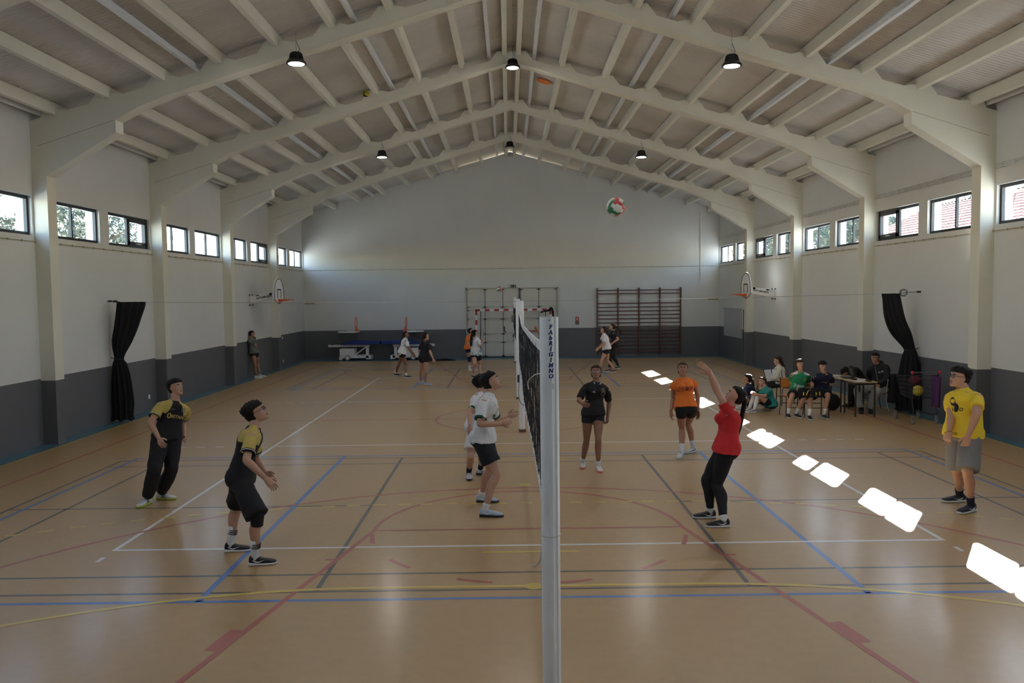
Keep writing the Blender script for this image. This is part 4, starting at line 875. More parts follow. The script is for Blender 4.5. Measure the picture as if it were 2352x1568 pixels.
# ---------------------------------------------------------------- people
V = Vector
def dirv(deg, pitch=0): a, p = R(deg), R(pitch); return V((math.cos(a)*math.cos(p), math.sin(a)*math.cos(p), math.sin(p)))
def fuse(mb, vox, smooth=4, fac=.6):
    """one continuous closed surface out of overlapping lofts"""
    me = mb.mesh('tmp'); o = D.objects.new('tmp', me); COL.objects.link(o)
    r = o.modifiers.new('r', 'REMESH'); r.mode = 'VOXEL'; r.voxel_size = vox
    if smooth:
        q = o.modifiers.new('s', 'SMOOTH'); q.factor = fac; q.iterations = smooth
    bpy.context.view_layer.update()
    out = D.meshes.new_from_object(o.evaluated_get(bpy.context.evaluated_depsgraph_get()))
    D.objects.remove(o); D.meshes.remove(me); return out
def ring(c, x, y, a, b, n=24, p=2.3, b2=None):   # superellipse; b2 = extent on the -y side
    out = []
    for i in range(n):
        t = 2*PI*i/n; cs, sn = math.cos(t), math.sin(t)
        u = abs(cs)**(2/p)*(1 if cs >= 0 else -1)*a; bb = b if sn >= 0 or b2 is None else b2
        w_ = abs(sn)**(2/p)*(1 if sn >= 0 else -1)*bb
        out.append(c+x*u+y*w_)
    return out
def obj_from(me, name, mats, parent, smooth=True):
    me.name = name; me.materials.clear()
    for m in (mats if isinstance(mats, (list, tuple)) else [mats]): me.materials.append(m)
    if smooth: me.shade_smooth()
    o = D.objects.new(name, me); COL.objects.link(o); o.parent = parent; return o
def wrinkle(me, amp, seed, freq=9):
    nv = [(v.co.copy(), v.normal.copy()) for v in me.vertices]; flat = []; off = V((seed*3.1, seed, 0))
    for c, n_ in nv:
        q = V((c.x*freq, c.y*freq, c.z*freq*.55))+off
        flat.extend(c+n_*amp*(noise.noise(q)+.5*noise.noise(q*2.3)))
    me.vertices.foreach_set('co', flat); me.update()

HEADP = [(-.50,.09,.33,-.10), (-.465,.165,.40,.02), (-.40,.215,.425,.12), (-.30,.255,.415,.22), (-.20,.285,.40,.30), (-.08,.315,.39,.38), (.03,.330,.385,.43), (.13,.345,.405,.46),
         (.24,.35,.395,.47), (.34,.325,.345,.44), (.42,.26,.255,.37), (.47,.17,.16,.25), (.498,.07,.06,.10)]
def person(key, label, build=1.0, female=False, skin='light', shirt=None, bottom=None, hair=None, shoes=None, socks=None, glasses=None, hands=True,
           vox=.009, curl=(.5,.5), extra=None, group=None):
    P = POSE[key]; H = P['H']; J = {k: V(v) for k, v in P.items() if isinstance(v, tuple)}
    base = (J['anL']+J['anR'])/2; base.z = 0
    if J['pel'].z < .6: base = V((J['pel'].x, J['pel'].y, 0))
    root = empty('person', base, 0, label, 'person', group)
    for k in J: J[k] = J[k]-base
    h_ = dirv(P['h']); left = dirv(P['h']+90)
    pel, neck, head = J['pel'], J['neck'], J['head']
    up = (neck-pel).normalized(); lat = (left-up*left.dot(up)).normalized(); fwd = lat.cross(up).normalized()
    if fwd.dot(h_) < 0: fwd = -fwd
    hipc = (J['hipL']+J['hipR'])/2; hlat = (J['hipL']-J['hipR']).normalized()
    sit = pel.z < .6
    w = build; M_skin = SKIN[skin]
    # --- torso stations: centre, half width, half depth
    hw = .100*H*w if female else .094*H*w
    wa = .072*H*w if female else .082*H*w
    ch = .088*H*w if female else .098*H*w
    dep = 1.0 if w < 1.1 else 1.15
    st = [(-.10, hw*.80, .058*H*w*dep), (-.02, hw, .066*H*w*dep), (.10, hw*.98, .067*H*w*dep), (.28, (hw+wa)/2, .058*H*w*dep), (.45, wa, .052*H*w*dep*(1.15 if w > 1.1 else 1)), (.62, (wa+ch)/2, .058*H*w),
          (.76, ch, .063*H*w), (.86, ch*.93, .056*H*w), (.93, ch*.68, .046*H), (.985, .043*H, .037*H), (1.02, .034*H, .034*H), (1.08, .031*H, .031*H)]
    tl = (neck-pel).length
    def torso(grow=0, t0=-.1, t1=2, gb=0, flare=0):
        rings = []
        for t, a, b in st:
            if t < t0-1e-6 or t > t1+1e-6: continue
            x = hlat.lerp(lat, max(0, min(1, t))).normalized()
            bow = -.012*H*math.sin(PI*max(0, min(1, t)))      # slight spine curve
            c = pel+up*tl*t+fwd*bow
            y = x.cross(up).normalized()
            if y.dot(fwd) < 0: y = -y
            g = grow+flare*max(0, .45-t)
            rings.append(ring(c, x, y, a+g, b+g+gb, 28, 2.4, (b+g)*.95))
        return rings
    body = MB(); body.loft(torso())
    for s_ in 'LR':
        sg_ = 1 if s_ == 'L' else -1
        hip, kn, an = J['hip'+s_], J['kn'+s_], J['an'+s_]
        sh, el, wr = J['sh'+s_], J['el'+s_], J['wr'+s_]
        fdir = dirv(P['f'+s_])
        calf = -(fdir-(kn-an).normalized()*fdir.dot((kn-an).normalized()))
        leg = [hip+(hip-kn).normalized()*.02*H, hip.lerp(kn, .25), hip.lerp(kn, .6), hip.lerp(kn, .88), kn, kn.lerp(an, .14), kn.lerp(an, .33)+calf*.010*H, kn.lerp(an, .6)+calf*.004*H, kn.lerp(an, .85), an]
        body.tube(smooth_path(leg, 3), [r*H*(.94+.06*w if i > 12 else w) for i, r in enumerate(interp([.052, .051, .043, .033, .031, .0315, .0335, .027, .021, .0205], 3))], 14)
        hl_ = an+V((0,0,-.04)); toe = V((an.x, an.y, an.z-.055))+fdir*.07*H
        body.tube([hl_-fdir*.03*H+V((0,0,.01)), hl_+fdir*.03*H, toe+V((0,0,.005)), toe+fdir*.01*H], [.016*H, .014*H, .009*H, .005*H], 8)
        body.ball(sh+(neck-sh)*.10-up*.004*H, .0265*H*(.92 if female else 1)*w, 14)
        body.tube([neck+up*.004*H, neck-up*.012*H+(sh-neck)*.45, sh+(neck-sh)*.15-up*.006*H], [.024*H, .022*H, .022*H*w], 10)
        au = .0275 if not female else .0245
        arm = [sh, sh.lerp(el, .35), sh.lerp(el, .8), el, el.lerp(wr, .2), el.lerp(wr, .6), wr]
        body.tube(smooth_path(arm, 3), [r*H*(w if i < 10 else .5+.5*w) for i, r in enumerate(interp([au*1.12, au, au*.88, .0225, .0245, .0195, .0145], 3))], 12)
    if female:
        for sg_ in (-1, 1): body.ball(pel+up*tl*.72+fwd*.050*H+lat*sg_*.042*H, .036*H, 12)
    for sg_ in (-1, 1): body.ball(hipc+hlat*sg_*.045*H-h_*.026*H+up*.01*H, .056*H*w, 12)
    # --- head
    hf = dirv(P['hy'], P['hp']); hx = hf.cross(V((0,0,1))).normalized(); hu = hx.cross(hf).normalized()   # hx = the head's right
    hh = .128*H if not female else .126*H
    if build > 1.1: hh *= 1.04
    HM = Matrix((hx, hf, hu)).transposed().to_4x4(); HM.translation = head
    def hp(x, y, z): return HM @ V((x*hh, y*hh, z*hh))
    fatj = 1.0 if w < 1.1 else 1.12
    rings = [ring(hp(0, 0, z), hx, hf, a*hh*(fatj if z < 0 else 1), f_*hh, 32, 2.15, max(b_, .01)*hh) for z, a, f_, b_ in HEADP]
    body.loft(rings)
    body.tube([neck-up*.02*H, neck+(head-neck)*.35, hp(0, -.10, -.25)], [.036*H*(w+1)/2, .031*H*(w+1)/2, .032*H], 14)
    body.tube([hp(0, .36, .08), hp(0, .43, -.04), hp(0, .475, -.13)], [.035*hh, .045*hh, .062*hh], 8)
    for s_ in (-1, 1):
        body.ball(hp(s_*.045, .425, -.15), .042*hh, 8)
        body.loft([ring(hp(s_*x, -.05, -.03), hf, hu, a*hh, b*hh, 10, 2) for x, a, b in ((.28, .05, .08), (.345, .075, .12), (.37, .06, .10))])
    body.ball(hp(0, .35, -.42), .10*hh, 10)
    bm_ = fuse(body, vox, 3)
    # --- hands: palm fused by overlap, five separate fingers
    if hands:
        hm = MB()
        for s_ in 'LR':
            sg_ = 1 if s_ == 'L' else -1
            wr, el, tip = J['wr'+s_], J['el'+s_], J['tip'+s_]
            d = (tip-wr).normalized(); c = curl[0] if s_ == 'L' else curl[1]
            pn = P.get('pn'+s_); inward = (hipc+up*.1-wr); inward.z *= .3
            nrm = V(pn) if pn else inward; nrm = (nrm-d*nrm.dot(d)).normalized()      # the way the palm faces
            side = d.cross(nrm).normalized()
            thumb_dir = fwd if abs(fwd.dot(side)) > .2 else V((0,0,1))
            if side.dot(thumb_dir) < 0: side = -side
            k = H*.01
            rr_ = [(-.3, 1.5, 1.4), (.6, 1.75, 1.5), (2.6, 2.3, 1.35), (4.6, 2.45, 1.15), (5.6, 2.3, .9)]
            hm.loft([ring(wr+d*z*k, side, nrm, a*k, b*k, 12, 2.6) for z, a, b in rr_])
            for fi, (off, L, r_) in enumerate(((1.75, 4.1, .50), (.6, 4.7, .52), (-.55, 4.4, .50), (-1.65, 3.4, .44))):
                p = wr+d*5.0*k+side*off*k; dd = (d+side*off*.05).normalized(); pts = [p]
                for sgm, fr in enumerate((.42, .32, .26)):
                    ang = c*(.55+.25*sgm)*(1+.12*(fi-1)); dd = (dd*math.cos(ang)+nrm*math.sin(ang)).normalized(); pts.append(pts[-1]+dd*L*fr*k)
                hm.tube(smooth_path(pts, 3), [r_*k*(1-.28*i/9) for i in range(10)], 8)
            p = wr+d*1.4*k+side*1.5*k; dd = (d*.65+side*.75+nrm*.25).normalized(); pts = [p, p+dd*2.0*k]
            dd = (d*.9+side*.35+nrm*.35*(.5+c)).normalized(); pts += [pts[-1]+dd*1.6*k, pts[-1]+dd*2.9*k]
            hm.tube(smooth_path(pts, 3), [k*(.78-.028*i) for i in range(10)], 8)
        b = bmesh.new(); b.from_mesh(bm_); t_ = hm.mesh('h'); b.from_mesh(t_); bmesh.ops.recalc_face_normals(b, faces=b.faces); b.to_mesh(bm_); b.free(); D.meshes.remove(t_)
    obj_from(bm_, 'body', M_skin, root)
    # --- face details
    lids = MB()
    for s_ in (-1, 1):
        e = MB(); e.ball(hp(s_*.135, .325, .03), .062*hh, 12, sc=(1, 1, 1)); eo = e.build('eye', [mat('eye white', (.62, .6, .58), .25), mat('dark iris', (.025, .015, .01), .2)], root, smooth=True)
        ec = hp(s_*.135, .325, .03)
        for p in eo.data.polygons:
            if (V(p.center)-ec).normalized().dot(hf) > .86: p.material_index = 1
        e = MB(); e.tube(smooth_path([hp(s_*.06, .405, .10), hp(s_*.14, .405, .135), hp(s_*.235, .345, .105)], 4), [.012*hh, .018*hh, .02*hh, .022*hh, .02*hh, .02*hh, .016*hh, .012*hh, .008*hh], 6)
        e.build('eyebrow', mat('dark brow', (.02, .013, .01), .8), root, smooth=True)
    e = MB(); op = .05 if key == 'P8' else .0
    e.tube(smooth_path([hp(-.10, .375, -.275), hp(-.04, .415, -.262+op), hp(0, .422, -.268+op), hp(.04, .415, -.262+op), hp(.10, .375, -.275)], 3), [hh*(.010+.016*math.sin(PI*i/12)) for i in range(13)], 6)
    e.tube(smooth_path([hp(-.085, .38, -.285), hp(0, .415, -.305-op), hp(.085, .38, -.285)], 4), [hh*(.010+.018*math.sin(PI*i/8)) for i in range(9)], 6)
    e.build('lips', mat('lips', (.30, .10, .08), .5), root, smooth=True)
    if op: MB().ball(hp(0, .37, -.28), .05*hh, 10).build('open_mouth', mat('mouth inside', (.03, .008, .008), .6), root, smooth=True)
    # --- hair
    if hair:
        hc = HAIRC[hair.get('c', 'dark')]; vol = hair.get('vol', 1.0); rough = hair.get('rough', .03)
        T_ = [(-.30,.25,-.16,.38), (-.22,.32,-.10,.44), (-.10,.352,-.04,.49), (.0,.368,.0,.52), (.10,.38,.03,.54), (.17,.388,.10,.55)]
        fr = hair.get('fringe', .20)
        if hair.get('back'): T_ = [(z-.04, a, f_-.05, b_) for z, a, f_, b_ in T_]
        T_ += [(fr+.03, .39, .395 if not hair.get('back') else .30, .535), (.33, .372, .385 if not hair.get('back') else .35, .51), (.43, .31, .315, .45), (.50, .22, .24, .34), (.545, .09, .09, .13)]
        T_ = smooth_path([V((z, a, f_)) for z, a, f_, b_ in T_], 4); B_ = smooth_path([V((0, 0, b_)) for b_ in (.38,.44,.49,.52,.54,.55,.555,.53,.46,.34,.13)], 4)
        rg = []
        for i, (q, b_) in enumerate(zip(T_, B_)):
            z, a, f_ = q; rr0 = ring(hp(0, -.10, z), hx, hf, a*hh*(1+.05*(vol-1)), max(f_+.10, .02)*hh, 56, 2.1, (b_.z-.10)*hh*vol)
            o2 = []
            for p in rr0:
                c0 = hp(0, -.05, 0); dd = (p-c0); n_ = noise.noise(dd*(34/ (hh*7)) + V((len(key)*2.0, ord(key[-1])*1.7, 0)))+.9*noise.noise(dd*(95/(hh*7)))
                s1 = 1+rough*1.6*n_+(vol-1)*max(0, z)*1.2; o2.append(c0+dd*s1+hf*(0))
            rg.append(o2)
        hm = MB(); hm.loft(rg)
        ho = hm.build('hair', hc, root, smooth=True)
        if hair.get('long'):   # strands hanging behind the head along a path given in head units back/down
            pts = []
            if 1:
                b0 = hp(0, -.34, .1); pts = [hp(0, -.30, .28), b0]+[b0-dirv(P['h'])*a+V((0,0,-z))+left*q for q, a, z in hair['world']]
            sp = smooth_path(pts, 6); wd = hair.get('w', .30); rg = []
            for i, p in enumerate(sp):
                u = i/(len(sp)-1); ww = wd*hh*(1-.45*u**2)*(1 if i else .4); d_ = (sp[min(i+1, len(sp)-1)]-sp[max(i-1, 0)]).normalized()
                x_ = (hx-d_*hx.dot(d_)).normalized(); y_ = x_.cross(d_)
                r0 = ring(p, x_, y_, ww, ww*hair.get('flat', .5), 20, 2); rg.append([q+(q-p)*.22*noise.noise(V((j*.9, u*3, ord(key[-1])))) for j, q in enumerate(r0)])
            MB().loft(rg).build('ponytail' if wd < .25 else 'long_hair', hc, root, smooth=True)
        if hair.get('tie'): MB().tube([hp(0, -.50+.05*math.cos(2*PI*i/12), .16+.05*math.sin(2*PI*i/12)) for i in range(12)], .02*hh, 6, closed=True).build('hair_tie', mat('black band', (.01,.01,.01), .6), root)
    if glasses:
        g = MB()
        for s_ in (-1, 1):
            g.tube([hp(s_*.145+.10*math.cos(2*PI*i/16), .43, .02+.075*math.sin(2*PI*i/16)) for i in range(16)], .012*hh, 6, closed=True)
            g.tube([hp(s_*.24, .42, .04), hp(s_*.345, .2, .04), hp(s_*.36, -.05, .03)], .012*hh, 6)
        g.tube([hp(-.045, .435, .03), hp(0, .45, .045), hp(.045, .435, .03)], .010*hh, 6)
        g.build('glasses', mat('spectacle frame '+str(glasses), glasses, .35), root)
    # --- clothes
    def sleeve(mb, s_, frac, r0, r1, forearm=0, rr=None):
        sh, el, wr = J['sh'+s_], J['el'+s_], J['wr'+s_]
        if not forearm:
            mb.tube([neck-up*.020*H+(sh-neck)*.30, neck-up*.018*H+(sh-neck)*.65, sh+(neck-sh)*.06-up*.004*H, sh.lerp(el, frac*.45), sh.lerp(el, frac)], [r0*.56, r0*.68, r0*.76, r0*.94, r1], 18)
        else:
            mb.tube(smooth_path([neck+(sh-neck)*.55-up*.018*H, sh+(neck-sh)*.08-up*.004*H, sh.lerp(el, .5), el, el.lerp(wr, .5), el.lerp(wr, forearm)], 3), interp([r0*.86, r0, r0*.92, r0*.82, r1*1.05, r1], 3), 16)
    if shirt:
        g = shirt.get('g', .014); s = MB()
        s.loft(torso(g+.006, shirt.get('t0', -.02), .97, shirt.get('belly', 0), shirt.get('flare', .03)))
        s.tube([neck-up*.05*H, neck-up*.016*H, neck+up*.004*H], [.060*H*(w+1)/2, .046*H*(w+1)/2, .0385*H*(w+1)/2], 20)
        for s_ in 'LR':
            sh = J['sh'+s_]; s.tube([neck-up*.006*H+(sh-neck)*.10, neck-up*.010*H+(sh-neck)*.45, sh+(neck-sh)*.12-up*.004*H], [.027*H+g, .024*H+g, .023*H*w+g*.8], 12)
        if female:
            for sg_ in (-1, 1): s.ball(pel+up*tl*.72+fwd*.050*H+lat*sg_*.042*H, .036*H+g, 12)
        if shirt.get('t0', 0) < .05:
            for sg_ in (-1, 1): s.ball(hipc+hlat*sg_*.045*H-h_*.026*H+up*.022*H, .060*H*w+g, 14)
        for s_ in 'LR': sleeve(s, s_, shirt.get('sl', .55), (.042 if not female else .037)*H*(1+w)/2, (.040 if not female else .034)*H*(1+w)/2, shirt.get('fore', 0))
        me = fuse(s, vox*1.05, 3); wrinkle(me, shirt.get('wr', .008), ord(key[-1])+len(key))
        so_ = obj_from(me, shirt.get('name', 't_shirt'), shirt['m'], root)
        if shirt.get('paint'):
            for p in me.polygons: p.material_index = shirt['paint'](V(p.center), J, dict(neck=neck, pel=pel, up=up, lat=lat, fwd=fwd, H=H, tl=tl, hl=h_))
        root_shirt = so_
        if shirt.get('collar'):
            MB().tube([neck+up*(.004*H)+lat*.041*H*math.cos(2*PI*i/28)*(w+1)/2+fwd*.043*H*math.sin(2*PI*i/28)*(w+1)/2-up*(.035*H*max(0, math.sin(2*PI*i/28))**3 if shirt.get('vneck') else 0) for i in range(28)], .0065*H*.9, 8, closed=True).build('collar', shirt['collar'], so_)
        if shirt.get('cuff'):
            for s_ in 'LR':
                sh, el = J['sh'+s_], J['el'+s_]; c = sh.lerp(el, shirt.get('sl', .55)); d = (el-sh).normalized(); r1 = (.040 if not female else .034)*H*w
                MB().tube([c-d*.022, c+d*.004], [r1+.004, r1+.004], 20).build('cuff', shirt['cuff'], so_, smooth=False)
                if shirt.get('cuff2'): MB().tube([c-d*.010, c-d*.004], [r1+.006, r1+.006], 20).build('cuff_stripe', shirt['cuff2'], so_)
        if shirt.get('texts'):
            bv = BVHTree.FromPolygons([v.co for v in me.vertices], [tuple(p.vertices) for p in me.polygons])
            for T in shirt['texts']:
                txt, size, u_, t_, face = T[:5]; m_ = T[5]; opt = T[6] if len(T) > 6 else {}
                f0 = {'front': fwd, 'back': -fwd, 'left': lat, 'right': -lat}[face]; ang = opt.get('ang', 0)
                if ang: f0 = Matrix.Rotation(R(ang), 3, up) @ f0
                rt = up.cross(f0).normalized()   # viewer's right when looking at f0
                c = pel+up*tl*t_+rt*u_*H
                if isinstance(txt, str): v, f = text_mesh(txt, size*H, **{k: q for k, q in opt.items() if k not in ('ang', 'name')})
                else: v, f = [V((a*H, b*H, 0)) for a, b in txt[0]], txt[1]
                o_ = MB(); vs = []; ok = True
                for p in v:
                    org = c+rt*p.x+up*p.y+f0*.6; hit = bv.ray_cast(org, -f0)
                    vs.append(hit[0]+f0*.003 if hit[0] else c+rt*p.x+up*p.y+f0*.12)
                o_.add(vs, f); o_.build(opt.get('name', 'lettering'), m_, so_)
    if bottom:
        k = bottom['kind']; s = MB()
        g = bottom.get('g', .012)
        end = {'shorts': bottom.get('len', .55), 'pants': 1.0, 'leggings': 1.0}[k]
        top_t = bottom.get('top', .22)
        s.loft(torso(max(g*.7, .008), -.1, top_t))
        for sg_ in (-1, 1): s.ball(hipc+hlat*sg_*.045*H-h_*.026*H+up*.01*H, .056*H*w+max(g*.8, .007), 12)
        for s_ in 'LR':
            hip, kn, an = J['hip'+s_], J['kn'+s_], J['an'+s_]
            if k == 'shorts':
                e = hip.lerp(kn, min(end, 1)) if end <= 1 else kn.lerp(an, end-1)
                pts = [hip+(hip-kn).normalized()*.02*H, hip.lerp(kn, .3)] + ([hip.lerp(kn, .7), kn, e] if end > 1 else ([e] if end > .35 else []))
                r_ = [.054, .054]+([.050, .046, bottom.get('r', .05)] if end > 1 else ([bottom.get('r', .054)] if end > .35 else []))
                s.tube(pts, [q*H*w+g*.9 for q in r_], 18)
            elif k == 'pants':
                s.tube(smooth_path([hip+(hip-kn).normalized()*.02*H, hip.lerp(kn, .3), hip.lerp(kn, .8), kn, kn.lerp(an, .5), kn.lerp(an, .88), kn.lerp(an, .97)], 3), [q*H*w for q in interp([.062, .063, .055, .050, .050, .043, .034], 3)], 18)
            else:
                fdir = dirv(P['f'+s_]); calf = -(fdir-(kn-an).normalized()*fdir.dot((kn-an).normalized()))
                leg = [hip+(hip-kn).normalized()*.02*H, hip.lerp(kn, .25), hip.lerp(kn, .6), hip.lerp(kn, .88), kn, kn.lerp(an, .14), kn.lerp(an, .33)+calf*.010*H, kn.lerp(an, .6)+calf*.004*H, kn.lerp(an, .90)]
                s.tube(smooth_path(leg, 3), [r*H*w+.006 for r in interp([.054, .053, .045, .035, .033, .033, .035, .028, .023], 3)], 16)
        me = fuse(s, vox*1.05, 4); wrinkle(me, bottom.get('wr', .006), ord(key[-1])*2)
        bo = obj_from(me, {'shorts': 'shorts', 'pants': 'trousers', 'leggings': 'leggings'}[k], bottom['m'], root)
        if bottom.get('pad'):
            kn, an, hip = J['knR'], J['anR'], J['hipR']
            MB().tube([hip.lerp(kn, .9), kn, kn.lerp(an, .22)], [.040*H, .040*H, .036*H], 16).build('knee_pad', bottom['m'], root, smooth=True)
    for s_ in 'LR':
        kn, an = J['kn'+s_], J['an'+s_]; fdir = dirv(P['f'+s_]); d = (kn-an).normalized()
        calf = -(fdir-(kn-an).normalized()*fdir.dot((kn-an).normalized()))
        if socks:
            q = socks.get('h', .25); pts = [an-V((0,0,.03)), an, an+(kn-an)*q*.5+calf*(.004*H if q > .4 else 0), an+(kn-an)*q+calf*(.008*H if q > .4 else 0)]
            so2 = MB().tube(pts, [.0235*H, .0232*H, .0245*H if q < .5 else .030*H, (.0275 if q < .5 else .036)*H], 16).build('sock', socks['m'], root, smooth=True)
            if socks.get('st'):
                for k in range(3):
                    c = an+(kn-an)*(q*.55+k*.045); MB().tube([c-d*.004, c+d*.004], [.0290*H, .0290*H], 16).build('sock_stripe', socks['st'], so2)
        if shoes:
            k = H*.01; z0 = an.z-.085 if an.z > .12 else 0
            lx = V((-fdir.y, fdir.x, 0)); upz = V((0,0,1)); tilt = 0
            if P.get('air') == s_: pass
            hl_ = V((an.x, an.y, z0))-fdir*3.6*k
            def sh_ring(x, wd, zz0, zz1, p=2.6): return ring(hl_+fdir*x*k+upz*((zz0+zz1)/2*k), lx, upz, wd*k, (zz1-zz0)/2*k, 16, p)
            s = MB(); s.loft([sh_ring(x, a, 1.0, t) for x, a, t in ((.1, 1.5, 4.6), (1.0, 2.2, 6.0), (3.0, 2.25, 6.0), (5.0, 2.25, 5.2), (7.5, 2.45, 4.2), (10.5, 2.75, 3.5), (13.2, 2.6, 2.9), (15.2, 1.8, 2.3), (15.9, .6, 1.7))])
            so3 = s.build('shoe', shoes['m'], root, smooth=True)
            s = MB(); s.loft([sh_ring(x, a, .02, t, 3.5) for x, a, t in ((-.2, 1.3, 2.0), (.6, 2.2, 2.2), (4, 2.3, 1.7), (8, 2.5, 1.5), (11, 2.85, 1.5), (14, 2.6, 1.6), (15.6, 1.7, 1.7), (16.2, .5, 1.6))])
            s.build('sole', shoes['sole'], so3, smooth=True)
            s = MB()
            for i in range(4):
                x = 5.2+i*1.4; t = 5.35-i*.62; s.tube([hl_+fdir*x*k+lx*q*k+upz*(t-.35*abs(q))*k for q in (-1.0, 0, 1.0)], .18*k, 5)
            s.build('laces', shoes.get('lace', shoes['sole']), so3)
            if shoes.get('mark'):
                for q in (-1, 1):
                    s = MB()
                    if shoes.get('mk') == 'stripes':
                        for i in range(3): s.tube([hl_+fdir*(5.6+i*1.1)*k+lx*q*2.42*k+upz*1.9*k, hl_+fdir*(4.9+i*1.1)*k+lx*q*2.15*k+upz*4.2*k], .22*k, 5)
                    else:
                        s.tube(smooth_path([hl_+fdir*2.2*k+lx*q*2.3*k+upz*3.6*k, hl_+fdir*5*k+lx*q*2.42*k+upz*2.2*k, hl_+fdir*9.0*k+lx*q*2.35*k+upz*3.3*k], 4), [.1*k, .2*k, .3*k, .36*k, .36*k, .3*k, .2*k, .12*k, .06*k], 6)
                    s.build('side_mark', shoes['mark'], so3)
    if extra: extra(root, J, dict(hp=hp, hh=hh, H=H, up=up, lat=lat, fwd=fwd, neck=neck, pel=pel, tl=tl, base=base))
    return root
def interp(vals, k):
    sp = smooth_path([V((v, 0, 0)) for v in vals], k); return [p.x for p in sp]
SKIN = {'light': mat('fair skin', (.50, .28, .19), .5, var=.05, scale=12), 'tan': mat('tanned skin', (.36, .175, .105), .5, var=.05, scale=12), 'brown': mat('brown skin', (.27, .125, .075), .5, var=.05, scale=12)}
for _n in ('near black hair', 'dark brown hair', 'brown hair'): pass
HAIRC = {'dark': mat('near black hair', (.014, .010, .009), .5, var=.5, scale=60, bump=.8, bscale=150), 'brown': mat('dark brown hair', (.035, .018, .011), .5, var=.4, scale=60, bump=.8, bscale=150), 'auburn': mat('brown hair', (.06, .03, .017), .5, var=.4, scale=60, bump=.8, bscale=150)}

for _m in HAIRC.values(): _m.node_tree.nodes['Principled BSDF'].inputs['Specular IOR Level'].default_value = .18
C = lambda n, c, **k: mat(n, c, .85, bump=.15, bscale=300, **k)
c_white, c_black, c_navy = C('white jersey cloth', (.70, .70, .70)), C('black sports cloth', (.009, .009, .011)), C('navy cloth', (.010, .014, .045))
c_gold, c_green, c_orange, c_red, c_yellow = C('gold cloth', (.50, .38, .10)), C('dark green cloth', (.01, .075, .035)), C('orange cloth', (.72, .17, .02)), C('red cloth', (.55, .018, .022)), C('yellow cloth', (.80, .58, .035))
c_grey, c_teal, c_emerald, c_cream, c_ltgrey, c_olive = C('grey marl cloth', (.20, .20, .205)), C('teal cloth', (.02, .23, .21)), C('emerald cloth', (.012, .23, .10)), C('cream knit', (.60, .55, .44)), C('light grey cloth', (.36, .37, .37)), C('grey green cloth', (.13, .15, .13))
sh_w, sh_b, sh_n, sh_bl = mat('white shoe', (.62, .62, .62), .5), mat('black shoe', (.012, .012, .014), .5), mat('navy shoe', (.012, .016, .04), .5), mat('white and blue shoe', (.42, .55, .70), .5)
so_w, so_k, so_y, so_p = mat('white sole', (.72, .72, .72), .5), mat('dark sole', (.02, .02, .03), .5), mat('lime sole', (.45, .55, .06), .5), mat('pink sole', (.70, .14, .16), .5)
sk_w, sk_n = mat('white sock', (.68, .68, .67), .9), mat('navy sock', (.012, .014, .035), .9)
def gold_sleeves(c, J, d):   # raglan: gold outside a line from collar to armpit
    q = c-d['neck']; x = abs(q.dot(d['lat'])); z = q.dot(d['up'])
    lim = .030*d['H']+max(0, -z)*.36
    for s_ in 'LR':
        sh, el = J['sh'+s_], J['el'+s_]; a = el-sh; t = (c-sh).dot(a)/a.length_squared
        if -.1 < t < .85 and (c-(sh+a*t)).length < .052*d['H'] and x > .102*d['H']: return 1
    return 1 if x > lim and z > -.10*d['H'] else 0
tri = ([(-.016, -.010), (-.009, -.010), (-.013, -.003), (-.006, -.010), (.002, -.010), (-.006, .004), (.005, -.010), (.014, -.010), (.001, .012)], [(0,1,2), (3,4,5), (6,7,8)])
def disc(r, n=20, cx=0, cy=0, ry=None): return [(cx+r*math.cos(2*PI*i/n), cy+(ry or r)*math.sin(2*PI*i/n)) for i in range(n)]
crest = (disc(.018, 20, 0, 0, .021)+disc(.011, 20, 0, .0), [tuple(range(20))])
ringc = (disc(.018, 24)+disc(.013, 24), [(i, (i+1) % 24, 24+(i+1) % 24, 24+i) for i in range(24)])
swoosh = ([(-.014, .004), (-.006, -.006), (.016, .008), (-.004, -.001)], [(0,1,2,3)])
l_gold, l_grey, l_white, l_black, l_green, l_yel = mat('gold print', (.45, .33, .10), .6), mat('grey print', (.16, .17, .19), .6), mat('white print', (.72, .72, .72), .6), mat('black print', (.012, .012, .012), .6), mat('green print', (.01, .06, .035), .6), mat('yellow print', (.75, .62, .05), .6)
G = 'players standing on the court'
N = .0085
person('P1', 'boy in black and gold jersey and long black trousers standing far left on the court', skin='light', vox=N,
    shirt=dict(m=[c_black, c_gold], paint=gold_sleeves, cuff=c_black, cuff2=l_white, sl=.62, name='jersey', flare=.02, texts=[('0', .058, -.045, .60, 'front', l_gold, dict(bold=.002)), ('BETANO', .034, .028, .60, 'front', l_gold, dict(shear=.25, bold=.0018)), ('C57', .022, -.035, .78, 'front', l_grey), (ringc, 1, .055, .80, 'front', l_grey, dict(name='crest'))]),
    bottom=dict(kind='pants', m=c_black, wr=.012), hair=dict(c='dark', vol=1.08, rough=.05, fringe=.22), shoes=dict(m=sh_w, sole=so_y, lace=l_grey, mark=l_black, mk='stripes'), curl=(.9, .6), group=G,
    extra=lambda root, J, d: MB().tube([d['pel']+d['lat']*.107*d['H']+d['fwd']*.075+V((0,0,-.02)), d['pel']+d['lat']*.107*d['H']+d['fwd']*.035+V((0,0,-.03))], .009, 6).build('pocket_mark', l_white, root))
